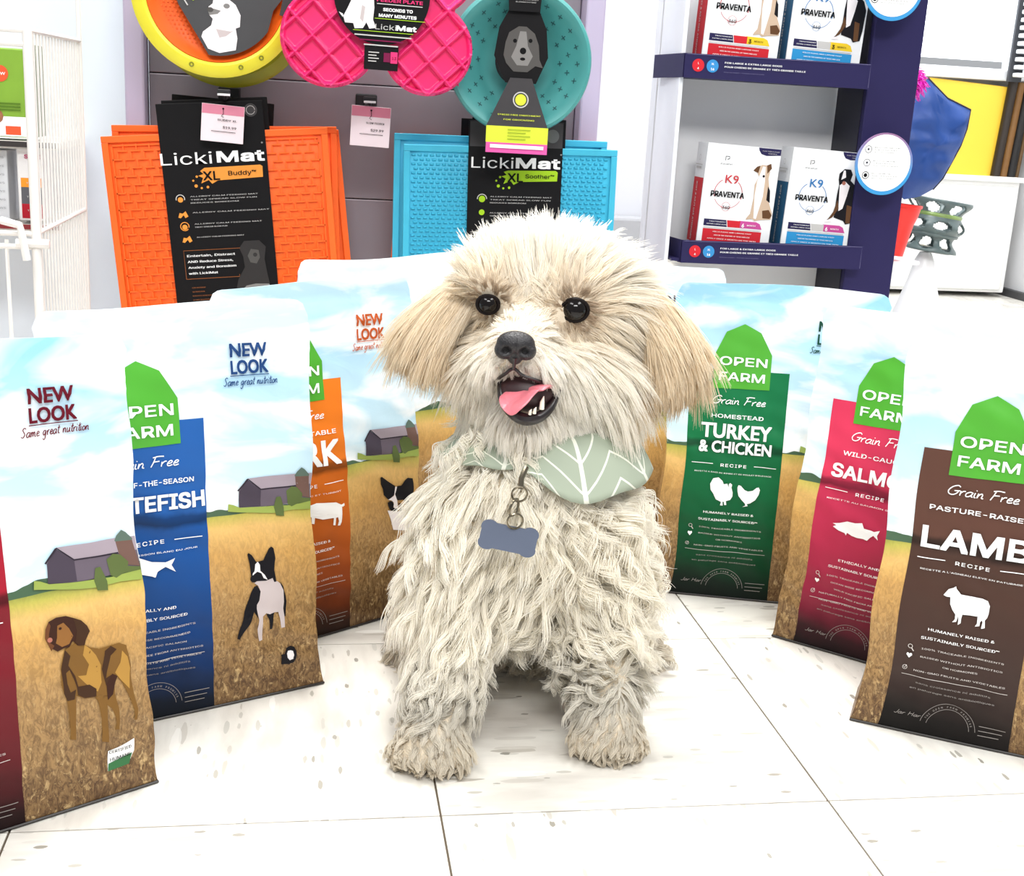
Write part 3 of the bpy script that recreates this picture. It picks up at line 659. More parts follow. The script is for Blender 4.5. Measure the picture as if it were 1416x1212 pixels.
def p1(D, lab):
    print_bag(D, lab, mat('print_maroon', (98, 20, 36), .45, var=0), None, [], [], HUM, common, 'RECETTE ', vizsla); cert(D)
def p2(D, lab): print_bag(D, lab, NAVY, 'CATCH-OF-THE-SEASON', [('WHITEFISH', .55, .0175, .0985)], ['ftail'], ETH, fishm, 'RECETTE AU POISSON BLANC DU JOUR', boston)
def p3(D, lab): print_bag(D, lab, mat('print_rust', (186, 84, 36), .45, var=0), "FARMER'S TABLE", [('PORK', .537, .024, .088)], ['pig'], HUM, common, 'RECETTE AU PORC ET TURBOT', collie, shift=.02)
def p4(D, lab): print_bag(D, lab, mat('print_darkgreen', (20, 66, 50), .45, var=0), 'HOMESTEAD', [('TURKEY', .547, .0155, .075), ('& CHICKEN', .497, .0125, .078)], ['turkey', 'hen'], HUM, common, 'RECETTE A BASE DE DINDE ET DE POULET D\u2019ELEVAGE', merle, rec_dy=-.008)
def p5(D, lab): print_bag(D, lab, mat('print_pinkish', (190, 44, 80), .45, var=0), 'WILD-CAUGHT', [('SALMON', .547, .0175, .085)], ['fish'], ETH, fishm, 'RECETTE AU SAUMON SAUVAGE', merle, rec_dy=.035)
def p6(D, lab): print_bag(D, lab, BLACK, 'PASTURE-RAISED', [('LAMB', .527, .025, .088)], ['sheep'], HUM, common, "RECETTE A L'AGNEAU ELEVE EN PATURAGE", None, rec_dy=.013)
def p8(D, lab): print_bag(D, lab, mat('print_plum', (40, 30, 60), .45, var=0), None, [], [], HUM, common, 'RECETTE ', merle)

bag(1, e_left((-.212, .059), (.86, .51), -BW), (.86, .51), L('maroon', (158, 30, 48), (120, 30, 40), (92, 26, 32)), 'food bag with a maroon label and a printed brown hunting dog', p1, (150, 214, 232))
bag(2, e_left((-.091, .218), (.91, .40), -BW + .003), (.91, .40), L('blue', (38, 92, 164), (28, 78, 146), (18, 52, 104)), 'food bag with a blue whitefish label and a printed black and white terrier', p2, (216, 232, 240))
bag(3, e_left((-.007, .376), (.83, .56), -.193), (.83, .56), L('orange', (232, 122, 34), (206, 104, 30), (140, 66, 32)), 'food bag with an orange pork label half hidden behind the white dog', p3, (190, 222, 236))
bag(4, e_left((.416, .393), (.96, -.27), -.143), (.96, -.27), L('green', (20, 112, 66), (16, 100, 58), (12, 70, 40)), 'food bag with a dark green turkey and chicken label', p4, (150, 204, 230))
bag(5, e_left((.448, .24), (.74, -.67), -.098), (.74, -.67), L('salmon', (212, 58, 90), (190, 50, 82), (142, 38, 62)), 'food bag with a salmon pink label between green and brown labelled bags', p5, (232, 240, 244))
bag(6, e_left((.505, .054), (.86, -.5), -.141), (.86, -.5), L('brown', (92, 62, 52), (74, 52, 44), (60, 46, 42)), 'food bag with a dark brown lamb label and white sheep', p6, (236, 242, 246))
e3 = Vector((.83, .56)).normalized()
lf = Vector((-.094, .478)) + e3 * 0
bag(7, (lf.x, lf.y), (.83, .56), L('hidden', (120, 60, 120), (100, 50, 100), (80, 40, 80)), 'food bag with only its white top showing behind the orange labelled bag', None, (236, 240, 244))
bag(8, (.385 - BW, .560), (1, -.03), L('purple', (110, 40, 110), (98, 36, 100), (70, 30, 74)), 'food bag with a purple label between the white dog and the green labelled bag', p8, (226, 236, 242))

# ------------------------------------------------------------------ wall display with hanging dog mats and bowls
g = empty('display_panel', (-.0225, 1.0, 0), label='lavender grey metal wall display with side posts holding mats and bowls', cat='display')
PANEL = mat('panel_grey', (150, 142, 150), .38, metal=.35, var=.12, scale=4)
pz = None
for k in range(6):
    z0 = .058 + .1585 * k
    if pz is None: pz = MB().box((0, .01, 0), (.597, .012, .1572), bev=.0015).build('back_panel', PANEL, g); p = pz
    else: p = pz.copy(); COL.objects.link(p); p.parent = g
    p.location = (0, .004 + .0015 * (k % 2), z0 - .0005 + .0785)
MB().box((0, .026, .6), (.60, .008, 1.2)).build('backing', mat('seam_dark2', (70, 62, 70), .6), g)
for s in (-1, 1):
    MB().box((s * .3135, .0, .6), (.028 if s > 0 else .026, .05, 1.2), bev=.003).build('post', LAV, g)

def hook(loc, label, tagw=None):
    o = empty('peg_hook', loc, label=label, cat='hook', group=None)
    m = mat('hook_black', (28, 28, 30), .4)
    MB().tube([(0, .10, 0), (0, 0, 0), (0, -.012, .006)], .0028, 8).build('rod', m, o, True)
    MB().box((0, .098, 0), (.03, .006, .03), bev=.002).build('mount', m, o)
    MB().box((0, -.014, .008), (.0165, .005, .0065), bev=.001).build('clip', m, o)
    MB().box((0, -.017, .0045), (.016, .0015, .0028), bev=.0004).build('clip_edge', mat('clip_clear', (225, 225, 228), .2), o)
    return o
def price_tag(loc, rot, label, num, w_=.0415, h_=.046):
    o = empty('price_tag', loc, (0, rot, 0), label, 'price tag')
    MB().box((0, 0, 0), (w_, .0008, h_), bev=.0003).build('card', mat('tag_paper', (236, 220, 226), .5, var=.02), o)
    D = Decal(flat(-.0004), 0)
    D.rect('band_label', mat('tag_pink', (214, 128, 152), .5), -w_ / 2 + .0004, h_ * .24, w_ / 2 - .0004, h_ / 2 - .0004)
    D.text('lettering', BLACK, num[0], .006, .005, .0035, .024, bold=.03)
    D.text('lettering', BLACK, num[1], .009, -.004, .0042, .017, bold=.03)
    D.rect('lettering', BLACK, -.014, -.0105, .017, -.0098)
    D.poly('hole_logo', BLACK, circle(0, h_ * .40, .0013, 10))
    D.stroke('hole_logo', BLACK, [(0, h_ * .40), (.0006, h_ * .27), (-.002, h_ * .2), (.001, h_ * .17)], .0007)
    D.build(o); return o

# ---- lick mats
def lick_mat(name, w_, h_, loc, rot, m, kind, label, gap=None, detail=True, group=None):
    o = empty(name, loc, (0, rot, 0), label, 'lick mat', group)
    t = .004
    MB().box((0, 0, -h_ / 2), (w_, t, h_), bev=.0012).build('base', m, o, True)
    r = MB(); b = .0085
    def bar(x0, z0, x1, z1, hh=.004): r.box(((x0 + x1) / 2, -t / 2 - hh / 2, (z0 + z1) / 2), (abs(x1 - x0), hh, abs(z1 - z0)), bev=.0007)
    bar(-w_ / 2, -b, w_ / 2, 0); bar(-w_ / 2, -h_, w_ / 2, -h_ + b); bar(-w_ / 2, -h_ + b + .0001, -w_ / 2 + b, -b - .0001); bar(w_ / 2 - b, -h_ + b + .0001, w_ / 2, -b - .0001)
    r.build('rim', m, o)
    if detail:
        q = MB(); hh = .0032
        ax0, ax1, az0, az1 = -w_ / 2 + b + .005, w_ / 2 - b - .005, -h_ + b + .005, -b - .005
        if kind == 'brick':
            q.box((ax0 - .001, -t / 2 - hh / 2, (az0 + az1) / 2), (.0016, hh, az1 - az0)); q.box((ax1 + .001, -t / 2 - hh / 2, (az0 + az1) / 2), (.0016, hh, az1 - az0))
            q.box((0, -t / 2 - hh / 2, az1 + .001), (ax1 - ax0, hh, .0016))
            row = 0; z = az1 - .006
            while z > az0:
                x = ax0 + (.004 if row % 2 else .0115)
                while x < ax1 - .004:
                    if not (gap and gap[0] < x < gap[1]):
                        q.box((x, -t / 2 - hh / 2, z), (.0125, hh, .0017)); q.box((x + .0015, -t / 2 - hh * .4, z + .0045), (.0017, hh * .8, .009))
                    x += .0165
                z -= .0108; row += 1
        else:
            row = 0; z = az1
            while z > az0:
                x = ax0 + (.003 if row % 2 else 0)
                while x < ax1:
                    if not (gap and gap[0] < x < gap[1]):
                        n = len(q.V); a, c, hz = .0030, .0016, hh
                        q.V += [(x - a, -t / 2, z - c * .9), (x + a, -t / 2, z - c * .9), (x + a, -t / 2, z + c * .9), (x - a, -t / 2, z + c * .9), (x - a * .7, -t / 2 - hz, z - c * .2), (x + a * .7, -t / 2 - hz, z - c * .2), (x + a * .7, -t / 2 - hz, z + c * .6), (x - a * .7, -t / 2 - hz, z + c * .6)]
                        q.F += [(n + 4, n + 5, n + 6, n + 7), (n, n + 1, n + 5, n + 4), (n + 1, n + 2, n + 6, n + 5), (n + 2, n + 3, n + 7, n + 6), (n + 3, n, n + 4, n + 7)]
                    x += .0083
                z -= .0060; row += 1
        rr = q.build('ridges', m, o); rr['kind'] = 'stuff'
    return o
ORG = mat('orange_rubber', (250, 104, 22), .5, var=.06)
CYN = mat('cyan_rubber', (62, 182, 214), .45, var=.05)
CARD = mat('black_card', (20, 19, 21), .5, var=.15, scale=8, spec=.15)
CARDG = mat('grey_card', (66, 64, 66), .5, var=.06, spec=.2)
YP = .90
def sleeve(o, w_, h_, x, zt, depth=.006):
    """folded card band around a mat, standing proud of its top"""
    MB().box((x, -depth, zt - h_ / 2), (w_, .0022, h_), bev=.0008).build('card_sleeve', CARD, o)
    MB().box((x + .006, depth + .002, zt - h_ / 2 + .004), (w_, .0018, h_), bev=.0008).build('sleeve_back', CARD, o)
A0 = at(140, 192, YP); B0 = at(452, 173, YP)
rA = -math.radians(5.2)
# front orange mat: local x to the right, z down from its top edge
cA = (A0 + B0) / 2; wA = (B0 - A0).length
oA = lick_mat('lick_mat', wA, .262, (cA.x, YP, cA.z), math.radians(-5.2), ORG, 'brick', 'orange brick pattern lick mat in a black card sleeve, frontmost of the orange ones', gap=(-.069, .062))
sleeve(oA, .136, .268, -.004, .038)
lick_mat('lick_mat', wA, .262, (cA.x + .012, YP + .016, cA.z + .008), math.radians(-2.5), ORG, 'brick', 'orange lick mat just behind the front one, its top left corner showing', detail=False)
lick_mat('lick_mat', wA - .004, .262, (cA.x + .018, YP + .03, cA.z - .006), math.radians(-6.5), ORG, 'brick', 'orange lick mat at the back, its right edge peeping out', detail=False)
oD = empty('card_header', (at(309, 139, YP + .045).x, YP + .045, at(309, 137, YP + .045).z), (0, math.radians(2.5), 0), 'black card header standing up behind the orange mats', 'card')
MB().box((0, 0, -.06), (.134, .002, .12), bev=.0008).build('card', CARD, oD)
D = Decal(flat(-.0072), 0)
sx = -.004
LM1 = mat('print_amber', (232, 150, 66), .45, var=0)
D.text('brand_lettering', WHITE, 'Licki', sx - .036, -.029, .0215, .066, bold=-.02)
D.text('brand_lettering', WHITE, 'Mat', sx + .034, -.029, .0185, .060, bold=.05)
def splash(D, m, x0, z0, x1, z1):
    P = [(x0 + .004, z1 - .001), (x1 - .003, z1), (x1, z1 - .002), (x1 - .0005, z0 + .002), (x0 + .02, z0), (x0 + .012, z0 - .004), (x0 + .008, z0 + .001), (x0 - .002, z0 - .003), (x0 + .001, z0 + .004), (x0 - .005, z0 + .007), (x0 + .002, z0 + .009), (x0 - .002, z0 + .013)]
    D.poly('splash_logo', m, P)
    for a, b_, r in ((-.009, -.006, .0022), (-.007, .006, .0016), (-.002, -.009, .0015), (.006, -.008, .0018), (-.012, .001, .0014)):
        D.poly('splash_logo', m, circle(x0 + a, z0 + b_, r, 9))
splash(D, LM1, sx - .018, -.062, sx + .061, -.044)
D.text('lettering', BLACK, 'XL', sx - .006, -.053, .016, .021, bold=.02)
D.text('lettering', BLACK, 'Buddy\u2122', sx + .034, -.052, .008, .036, bold=.01)
GW = mat('print_pale', (196, 194, 192), .45, var=0)
def lines(D, m, x, z, ws, h=.0021, gap_=.0042):
    words = ['ALLERGY CALM FEEDING MAT', 'TREAT SPREAD SLOW FUN', 'REDUCES BOREDOM']
    for i, w_ in enumerate(ws): D.text('lettering', m, words[i % 3], x + w_ / 2, z - i * gap_, h, w_, bold=.03)
icons = [(-.081, (.088, .086, .062)), (-.102, (.10,)), (-.117, (.088, .042)), (-.1345, (.062,))]
for i, (z, ws) in enumerate(icons):
    cx = sx - .049 + .001 * i
    if i in (0, 2): D.stroke('icon_logo', LM1 if i == 2 else GW, [(cx + .0055 * math.cos(a), z - .003 + .0055 * math.sin(a)) for a in np.linspace(-.3, 3.4 if i == 0 else 5.6, 14)], .0011)
    D.poly('icon_logo', LM1, circle(cx, z - .004, .0035, 12) if i in (0, 2) else [(cx - .006, z - .006), (cx - .004, z), (cx, z - .001), (cx + .004, z + .002), (cx + .007, z - .005), (cx + .003, z - .007), (cx + .001, z - .003), (cx - .003, z - .007)])
    lines(D, GW, sx - .036 + .001 * i, z, ws)
bx0, bx1, bz0, bz1 = sx - .052, sx + .018, -.190, -.152
D.stroke('icon_logo', mat('print_copper', (140, 84, 50), .5, var=0), [(bx0, bz0), (bx1, bz0), (bx1, bz0 + .003)], .0008)
D.stroke('icon_logo', MATS['print_copper'], [(bx0, bz0), (bx0, bz1), (bx1 + .004, bz1)], .0008)
for k, t in enumerate(('Entertain, Distract', 'AND Reduce Stress,', 'Anxiety and Boredom', 'with LickiMat')):
    D.text('lettering', WHITE, t, bx0 + .004, bz1 - .0065 - k * .0078, .0042, .0033 * len(t) if k < 3 else .038, bold=.03, align='l')
lines(D, MATS['print_copper'], bx0 + .006, -.2015, (.018, .016, .026, .028), gap_=.0055)
# faint grey dog on the card
DG = [mat('print_g%d' % i, c, .5, var=0) for i, c in enumerate(((52, 50, 50), (84, 82, 80), (130, 128, 126)))]
hx, hz = sx + .038, -.160
D.poly('dog_picture', DG[0], [(hx - .017, hz + .008), (hx - .01, hz + .017), (hx + .01, hz + .017), (hx + .018, hz + .008), (hx + .015, hz - .008), (hx + .017, hz - .028), (hx + .022, hz - .062), (hx - .03, hz - .062), (hx - .022, hz - .034), (hx - .012, hz - .018), (hx - .013, hz - .004)])
D.poly('dog_picture', DG[1], [(hx - .002, hz + .006), (hx + .008, hz + .004), (hx + .009, hz - .006), (hx + .004, hz - .014), (hx - .004, hz - .012), (hx - .007, hz - .003)])
D.poly('dog_picture', DG[0], circle(hx + .003, hz - .002, .0028, 10))
D.poly('dog_picture', DG[2], [(hx - .026, hz - .058), (hx - .02, hz - .05), (hx - .012, hz - .043), (hx + .0, hz - .041), (hx + .018, hz - .042), (hx + .02, hz - .046), (hx + .006, hz - .046), (hx + .002, hz - .054), (hx - .004, hz - .046), (hx - .01, hz - .048), (hx - .014, hz - .058)])
D.poly('round_logo', CARDG, circle(sx + .052, .026, .0085, 20))
D.stroke('round_logo', GW, [(sx + .052 + .0055 * math.cos(a), .026 + .0055 * math.sin(a)) for a in np.linspace(0, 6, 12)], .0006)
D.text('lettering', GW, '\u00ae', sx + .063, -.0155, .004)
D.build(oA)
h1 = at(310, 136, YP - .03)
hook((h1.x, YP - .02, h1.z), 'black peg hook above the orange lick mats')
t1 = at(308, 171, YP - .02); price_tag((t1.x, YP - .022, t1.z), math.radians(3), 'pink and white price tag hanging on the orange lick mats', ('BUDDY XL', '$19.99'), w_=.054, h_=.047)
h2 = at(511, 146, YP); hook((h2.x, YP + .01, h2.z), 'black peg hook holding a lone price tag, nothing else on it')
t2 = at(512, 175, YP); price_tag((t2.x, YP - .004, t2.z), math.radians(2), 'pink and white price tag hanging alone between orange and cyan mats', ('SLOW FEEDER', '$29.99'), w_=.052, h_=.052)

# cyan mats
A1 = at(558, 201, YP); B1 = at(853, 206, YP); cB = (A1 + B1) / 2; wB = (B1 - A1).length
oB = lick_mat('lick_mat', wB, .262, (cB.x, YP, cB.z), math.radians(-1.2), CYN, 'dots', 'cyan dotted lick mat in a black card sleeve behind the head of the dog', gap=(-.058, .068))
lick_mat('lick_mat', wB, .262, (cB.x - .012, YP + .014, cB.z + .012), math.radians(-.6), CYN, 'dots', 'cyan lick mat directly behind the front cyan one', detail=False)
lick_mat('lick_mat', wB, .262, (cB.x - .003, YP + .026, cB.z + .006), math.radians(1.4), CYN, 'dots', 'cyan lick mat at the back, its tilted top edge showing', detail=False)
lick_mat('lick_mat', wB + .004, .262, (cB.x - .001, YP + .040, cB.z + .004), math.radians(2.4), ORG, 'brick', 'orange lick mat hidden behind the cyan ones, thin edges showing', detail=False)
sleeve(oB, .130, .262, .005, .034)
oE = empty('card_header', (at(708, 165, YP + .055).x, YP + .055, at(708, 167, YP + .055).z), (0, math.radians(0), 0), 'black card header standing up behind the cyan mats', 'card')
MB().box((0, 0, -.06), (.142, .002, .12), bev=.0008).build('card', CARD, oE)
D = Decal(flat(-.0072), 0); sx = .005
LM2 = mat('print_lime', (164, 206, 44), .45, var=0)
D.rect('panel_label', CARDG, -.0585, .0, .069, .033)
D.text('brand_lettering', WHITE, 'Licki', sx - .032, -.018, .0205, .058, bold=-.02)
D.text('brand_lettering', WHITE, 'Mat', sx + .031, -.018, .018, .060, bold=.05)
splash(D, LM2, sx - .014, -.046, sx + .059, -.030)
D.text('lettering', BLACK, 'XL', sx + .0, -.038, .016, .021, bold=.02)
D.text('lettering', BLACK, 'Soother\u2122', sx + .034, -.037, .0075, .04, bold=.01)
D.poly('round_logo', mat('grey_disc', (96, 98, 98), .5), circle(sx + .050, .016, .009, 20))
D.poly('icon_logo', LM2, circle(sx - .045, -.070, .0045, 12)); D.stroke('icon_logo', GW, [(sx - .045 + .0065 * math.cos(a), -.070 + .0065 * math.sin(a)) for a in np.linspace(0, 3.2, 10)], .0012)
lines(D, GW, sx - .034, -.066, (.086, .084, .05)); D.poly('icon_logo', LM2, circle(sx - .045, -.088, .004, 12)); lines(D, GW, sx - .034, -.088, (.08, .05))
D.text('lettering', GW, '\u00ae', sx + .0625, -.008, .004)
D.build(oB)

# ---- teal bowl, hung face outwards
TEAL = mat('teal_rubber', (70, 150, 148), .45, var=.06)
TEALD = mat('teal_mark', (36, 84, 88), .6)
bc = at(719, 84, YP - .058)
RX = Matrix.Rotation(math.radians(90), 4, 'X')
ob = empty('feeding_bowl', (bc.x, YP - .058, bc.z), (0, 0, math.radians(-6)), 'teal ring shaped feeding bowl with pressed star marks, hanging face out', 'bowl')
prof = [(.030, -.030), (.040, -.031), (.052, -.024), (.078, -.004), (.084, .004), (.0885, .006), (.092, .004), (.0935, -.002), (.092, -.012), (.088, -.03), (.06, -.046), (.03, -.050), (.0, -.050)]
MB().lathe(prof, 72, RX).build('bowl', TEAL, ob, True)
MB().lathe([(0, -.026), (.026, -.026), (.031, -.030), (.031, -.04)], 40, RX).build('hub', mat('dark_hub', (30, 34, 38), .5), ob, True)
cr = MB()
for ri, (r, n) in enumerate(((.054, 14), (.0645, 18), (.0755, 22))):
    for k in range(n):
        a = 2 * math.pi * (k + .5 * (ri % 2)) / n
        z = np.interp(r, [.052, .078], [-.024, -.004])
        for rr in (.2, .2 + math.pi / 2):
            Mm = Matrix.Rotation(math.pi / 2, 4, 'X') @ Matrix.Rotation(a, 4, 'Z') @ Matrix.Translation((r, 0, z)) @ Matrix.Rotation(-math.atan2(.020, .026), 4, 'Y') @ Matrix.Rotation(rr, 4, 'Z')
            V = []; 
            bx = MB().box((0, 0, 0), (.0066, .0010, .0014)); cr.add([Mm @ Vector(v) for v in bx.V], bx.F)
x_ = cr.build('star_marks', TEALD, ob); x_['kind'] = 'stuff'
# card through the bowl
MB().prism([(-.022, .12), (.026, .12), (.022, .06), (-.018, .06)][::-1], -.010, -.0085).build('card_top', CARD, ob)
MB().prism([(-.012, -.022), (.016, -.022), (.040, -.083), (.041, -.117), (-.040, -.117), (-.040, -.083)], -.012, -.0105).build('card_flap', CARDG, ob)
MB().prism([(-.018, .061), (.022, .061), (.032, .04), (.036, .005), (.022, -.028), (-.018, -.028), (-.034, .005), (-.029, .04)], -.0045, -.003).build('card_middle', CARD, ob)
D = Decal(flat(-.0121), 0)
D.rect('lime_label', mat('print_citrus', (214, 226, 70), .45, var=0), -.040, -.104, .041, -.083)
D.rect('pink_label', mat('print_hotpink', (226, 96, 168), .45, var=0), -.0395, -.117, .041, -.104)
D.rect('pink_lettering', WHITE, -.034, -.111, .036, -.1065)
D.poly('round_logo', MATS['print_citrus'], circle(.003, -.049, .0072, 16)); D.stroke('round_logo', GW, circle(.003, -.049, .0095, 22), .0016, True)
D.text('lettering', MATS['print_citrus'], 'STRESS FREE ENRICHMENT', .002, -.068, .0026, .056, bold=.03)
D.text('lettering', MATS['print_citrus'], 'FOR GROOMING', .002, -.074, .0026, .040, bold=.03)
for k in range(4): D.rect('lettering', mat('print_olive', (150, 170, 50), .45, var=0), -.012, -.0875 - .004 * k, .018 - .006 * (k % 2), -.0865 - .004 * k)
D.build(ob)
D = Decal(flat(-.0046), 0)
D.poly('dog_picture', DG[1], [(-.020, .022), (-.016, .034), (-.004, .042), (.006, .042), (.017, .034), (.023, .02), (.025, .002), (.030, -.008), (.020, -.006), (.010, -.014), (-.008, -.014), (-.018, -.004), (-.022, .006)])
D.poly('dog_picture', DG[2], [(-.002, .036), (.006, .036), (.009, .018), (.016, .006), (.010, -.006), (-.004, -.006), (-.012, .004), (-.006, .018)])
D.poly('dog_picture', BLACK, circle(.003, .012, .0042, 12)); D.poly('dog_picture', BLACK, circle(-.008, .024, .0026, 10)); D.poly('dog_picture', BLACK, circle(.012, .025, .0026, 10)); D.poly('dog_picture', BLACK, circle(.003, .002, .0035, 10, ry=.002))
D.build(ob)
D = Decal(flat(-.0101), 0)
PK = mat('print_rose', (200, 70, 110), .5, var=0)
for z in (.103, .083):
    D.stroke('icon_logo', PK, circle(.003, z, .004, 14), .001, True); D.text('lettering', GW, 'KEEPS DOGS BUSY', .003, z - .0085, .0019, .032); D.text('lettering', GW, 'SLOWER EATING', .003, z - .0115, .0019, .026)
D.build(ob)

# ---- pink bone plate as one moulded height field
PINK = mat('pink_rubber', (244, 38, 118), .38, var=.05, coat=.2)
pc = at(527, 8, YP - .085)
op = empty('slow_feeder_plate', (pc.x, YP - .085, pc.z), (0, math.radians(1), 0), 'hot pink bone shaped slow feeder plate with diamond lattice', 'feeder plate')
def bone_sdf(x, z):
    c = [(-.062, -.042, .0605), (.060, -.047, .057), (-.062, .056, .0605), (.060, .050, .057)]
    d = np.min([np.hypot(x - a, z - b_) - r for a, b_, r in c], axis=0)
    bx = np.maximum(np.abs(x) - .058, np.abs(z - .005) - .05)
    return np.minimum(d, bx)
nx, nz = 210, 100; xs = np.linspace(-.138, .138, nx); zs = np.linspace(-.112, .02, nz)
GX, GZ = np.meshgrid(xs, zs); sd = bone_sdf(GX, GZ)
for _ in range(3):   # pull the outermost ring of points on to the outline
    s_ = bone_sdf(GX, GZ); e_ = 1e-4
    gx = (bone_sdf(GX + e_, GZ) - s_) / e_; gz = (bone_sdf(GX, GZ + e_) - s_) / e_
    k = (s_ > 0) & (s_ < .0022); GX = np.where(k, GX - gx * s_, GX); GZ = np.where(k, GZ - gz * s_, GZ)
s2 = bone_sdf(GX, GZ)
def latt(x, z):
    p = .0415; a = (x + z) / p; b_ = (x - z) / p
    f = np.minimum(np.abs(a - np.round(a)), np.abs(b_ - np.round(b_))) * p
    return np.clip(1 - f / .0040, 0, 1)
H = .002 + .011 * latt(GX, GZ) ** .7
H = np.maximum(H, .012 * np.clip(1 - (np.abs(s2 + .004)) / .0035, 0, 1)); H = np.where(s2 > -.0005, 0, H)
V = np.stack([GX, -H, GZ], -1).reshape(-1, 3); F = []; ins = (s2 <= 1e-5).reshape(-1)
for j in range(nz - 1):
    for i in range(nx - 1):
        q = (j * nx + i, j * nx + i + 1, (j + 1) * nx + i + 1, (j + 1) * nx + i)
        if all(ins[a] for a in q): F.append(q)
pl = mesh_obj('plate', V, F, PINK, op, smooth=True)
bm = bmesh.new(); bm.from_mesh(pl.data); bmesh.ops.delete(bm, geom=[v for v in bm.verts if not v.link_faces], context='VERTS'); bm.to_mesh(pl.data); bm.free()
md = pl.modifiers.new('thickness', 'SOLIDIFY'); md.thickness = .004; md.offset = 1 if False else -1
MB().lathe([(0, 0), (.059, 0), (.059, -.0016), (0, -.0016)], 48, Matrix.Translation((0, -.0155, .012)) @ RX).build('round_card', CARD, op)
MB().box((.002, -.0148, -.062), (.042, .0016, .030), bev=.0004).build('card_tab', CARD, op)
D = Decal(flat(-.0158), 0)
D.text('lettering', PK if False else mat('print_pink2', (232, 60, 120), .5, var=0), 'SLOW', .018, .0175, .0105, .046, bold=.04)
D.text('lettering', MATS['print_pink2'], 'FEEDER PLATE', .022, .0065, .0055, .056, bold=.03)
D.rect('lettering', GW, -.006, .0006, .050, .0016)
D.text('lettering', WHITE, 'SECONDS TO', .020, -.0045, .005, .036, bold=.04); D.text('lettering', WHITE, 'MANY MINUTES', .020, -.0115, .005, .046, bold=.04)
D.rect('lettering', LM2, -.008, -.0165, .054, -.0158); D.rect('lettering', LM2, -.034, -.032, .040, -.0313)
D.text('lettering', GW, 'Licki', .006, -.0245, .0088, .026, bold=-.01); D.text('lettering', WHITE, 'Mat', .0315, -.0245, .0078, .024, bold=.06)
for k, (a, b_) in enumerate(((-.032, .038), (-.026, .028), (-.02, .022))): D.rect('lettering', GW if k != 1 else mat('print_dpink', (120, 30, 70), .5, var=0), a, -.0375 - k * .0055, b_, -.036 - k * .0055)
for k in range(4): D.rect('lettering', GW, -.014, -.057 - k * .0035, -.001 - .003 * (k % 2), -.0558 - k * .0035)
D.rect('icon_logo', MATS['print_dpink'], .005, -.067, .013, -.056); D.rect('icon_logo', MATS['print_pink2'], .0135, -.068, .022, -.0545); D.text('lettering', BLACK, '13', .0178, -.0612, .005)
# sitting pale dog
D.poly('dog_picture', PR['wht'], [(-.030, .035), (-.016, .036), (-.010, .030), (-.011, .018), (-.009, -.004), (-.010, -.018), (-.006, -.0275), (-.014, -.029), (-.018, -.022), (-.022, -.029), (-.032, -.030), (-.034, -.024), (-.044, -.024), (-.047, -.014), (-.052, -.012), (-.047, -.018), (-.042, -.008), (-.034, .010), (-.032, .022)])
D.poly('dog_picture', PR['grw'], [(-.027, .018), (-.018, .014), (-.012, .018), (-.014, .024), (-.025, .024)]); D.poly('dog_picture', PR['grw'], [(-.022, -.022), (-.020, -.004), (-.024, -.002), (-.026, -.018)])
D.build(op)

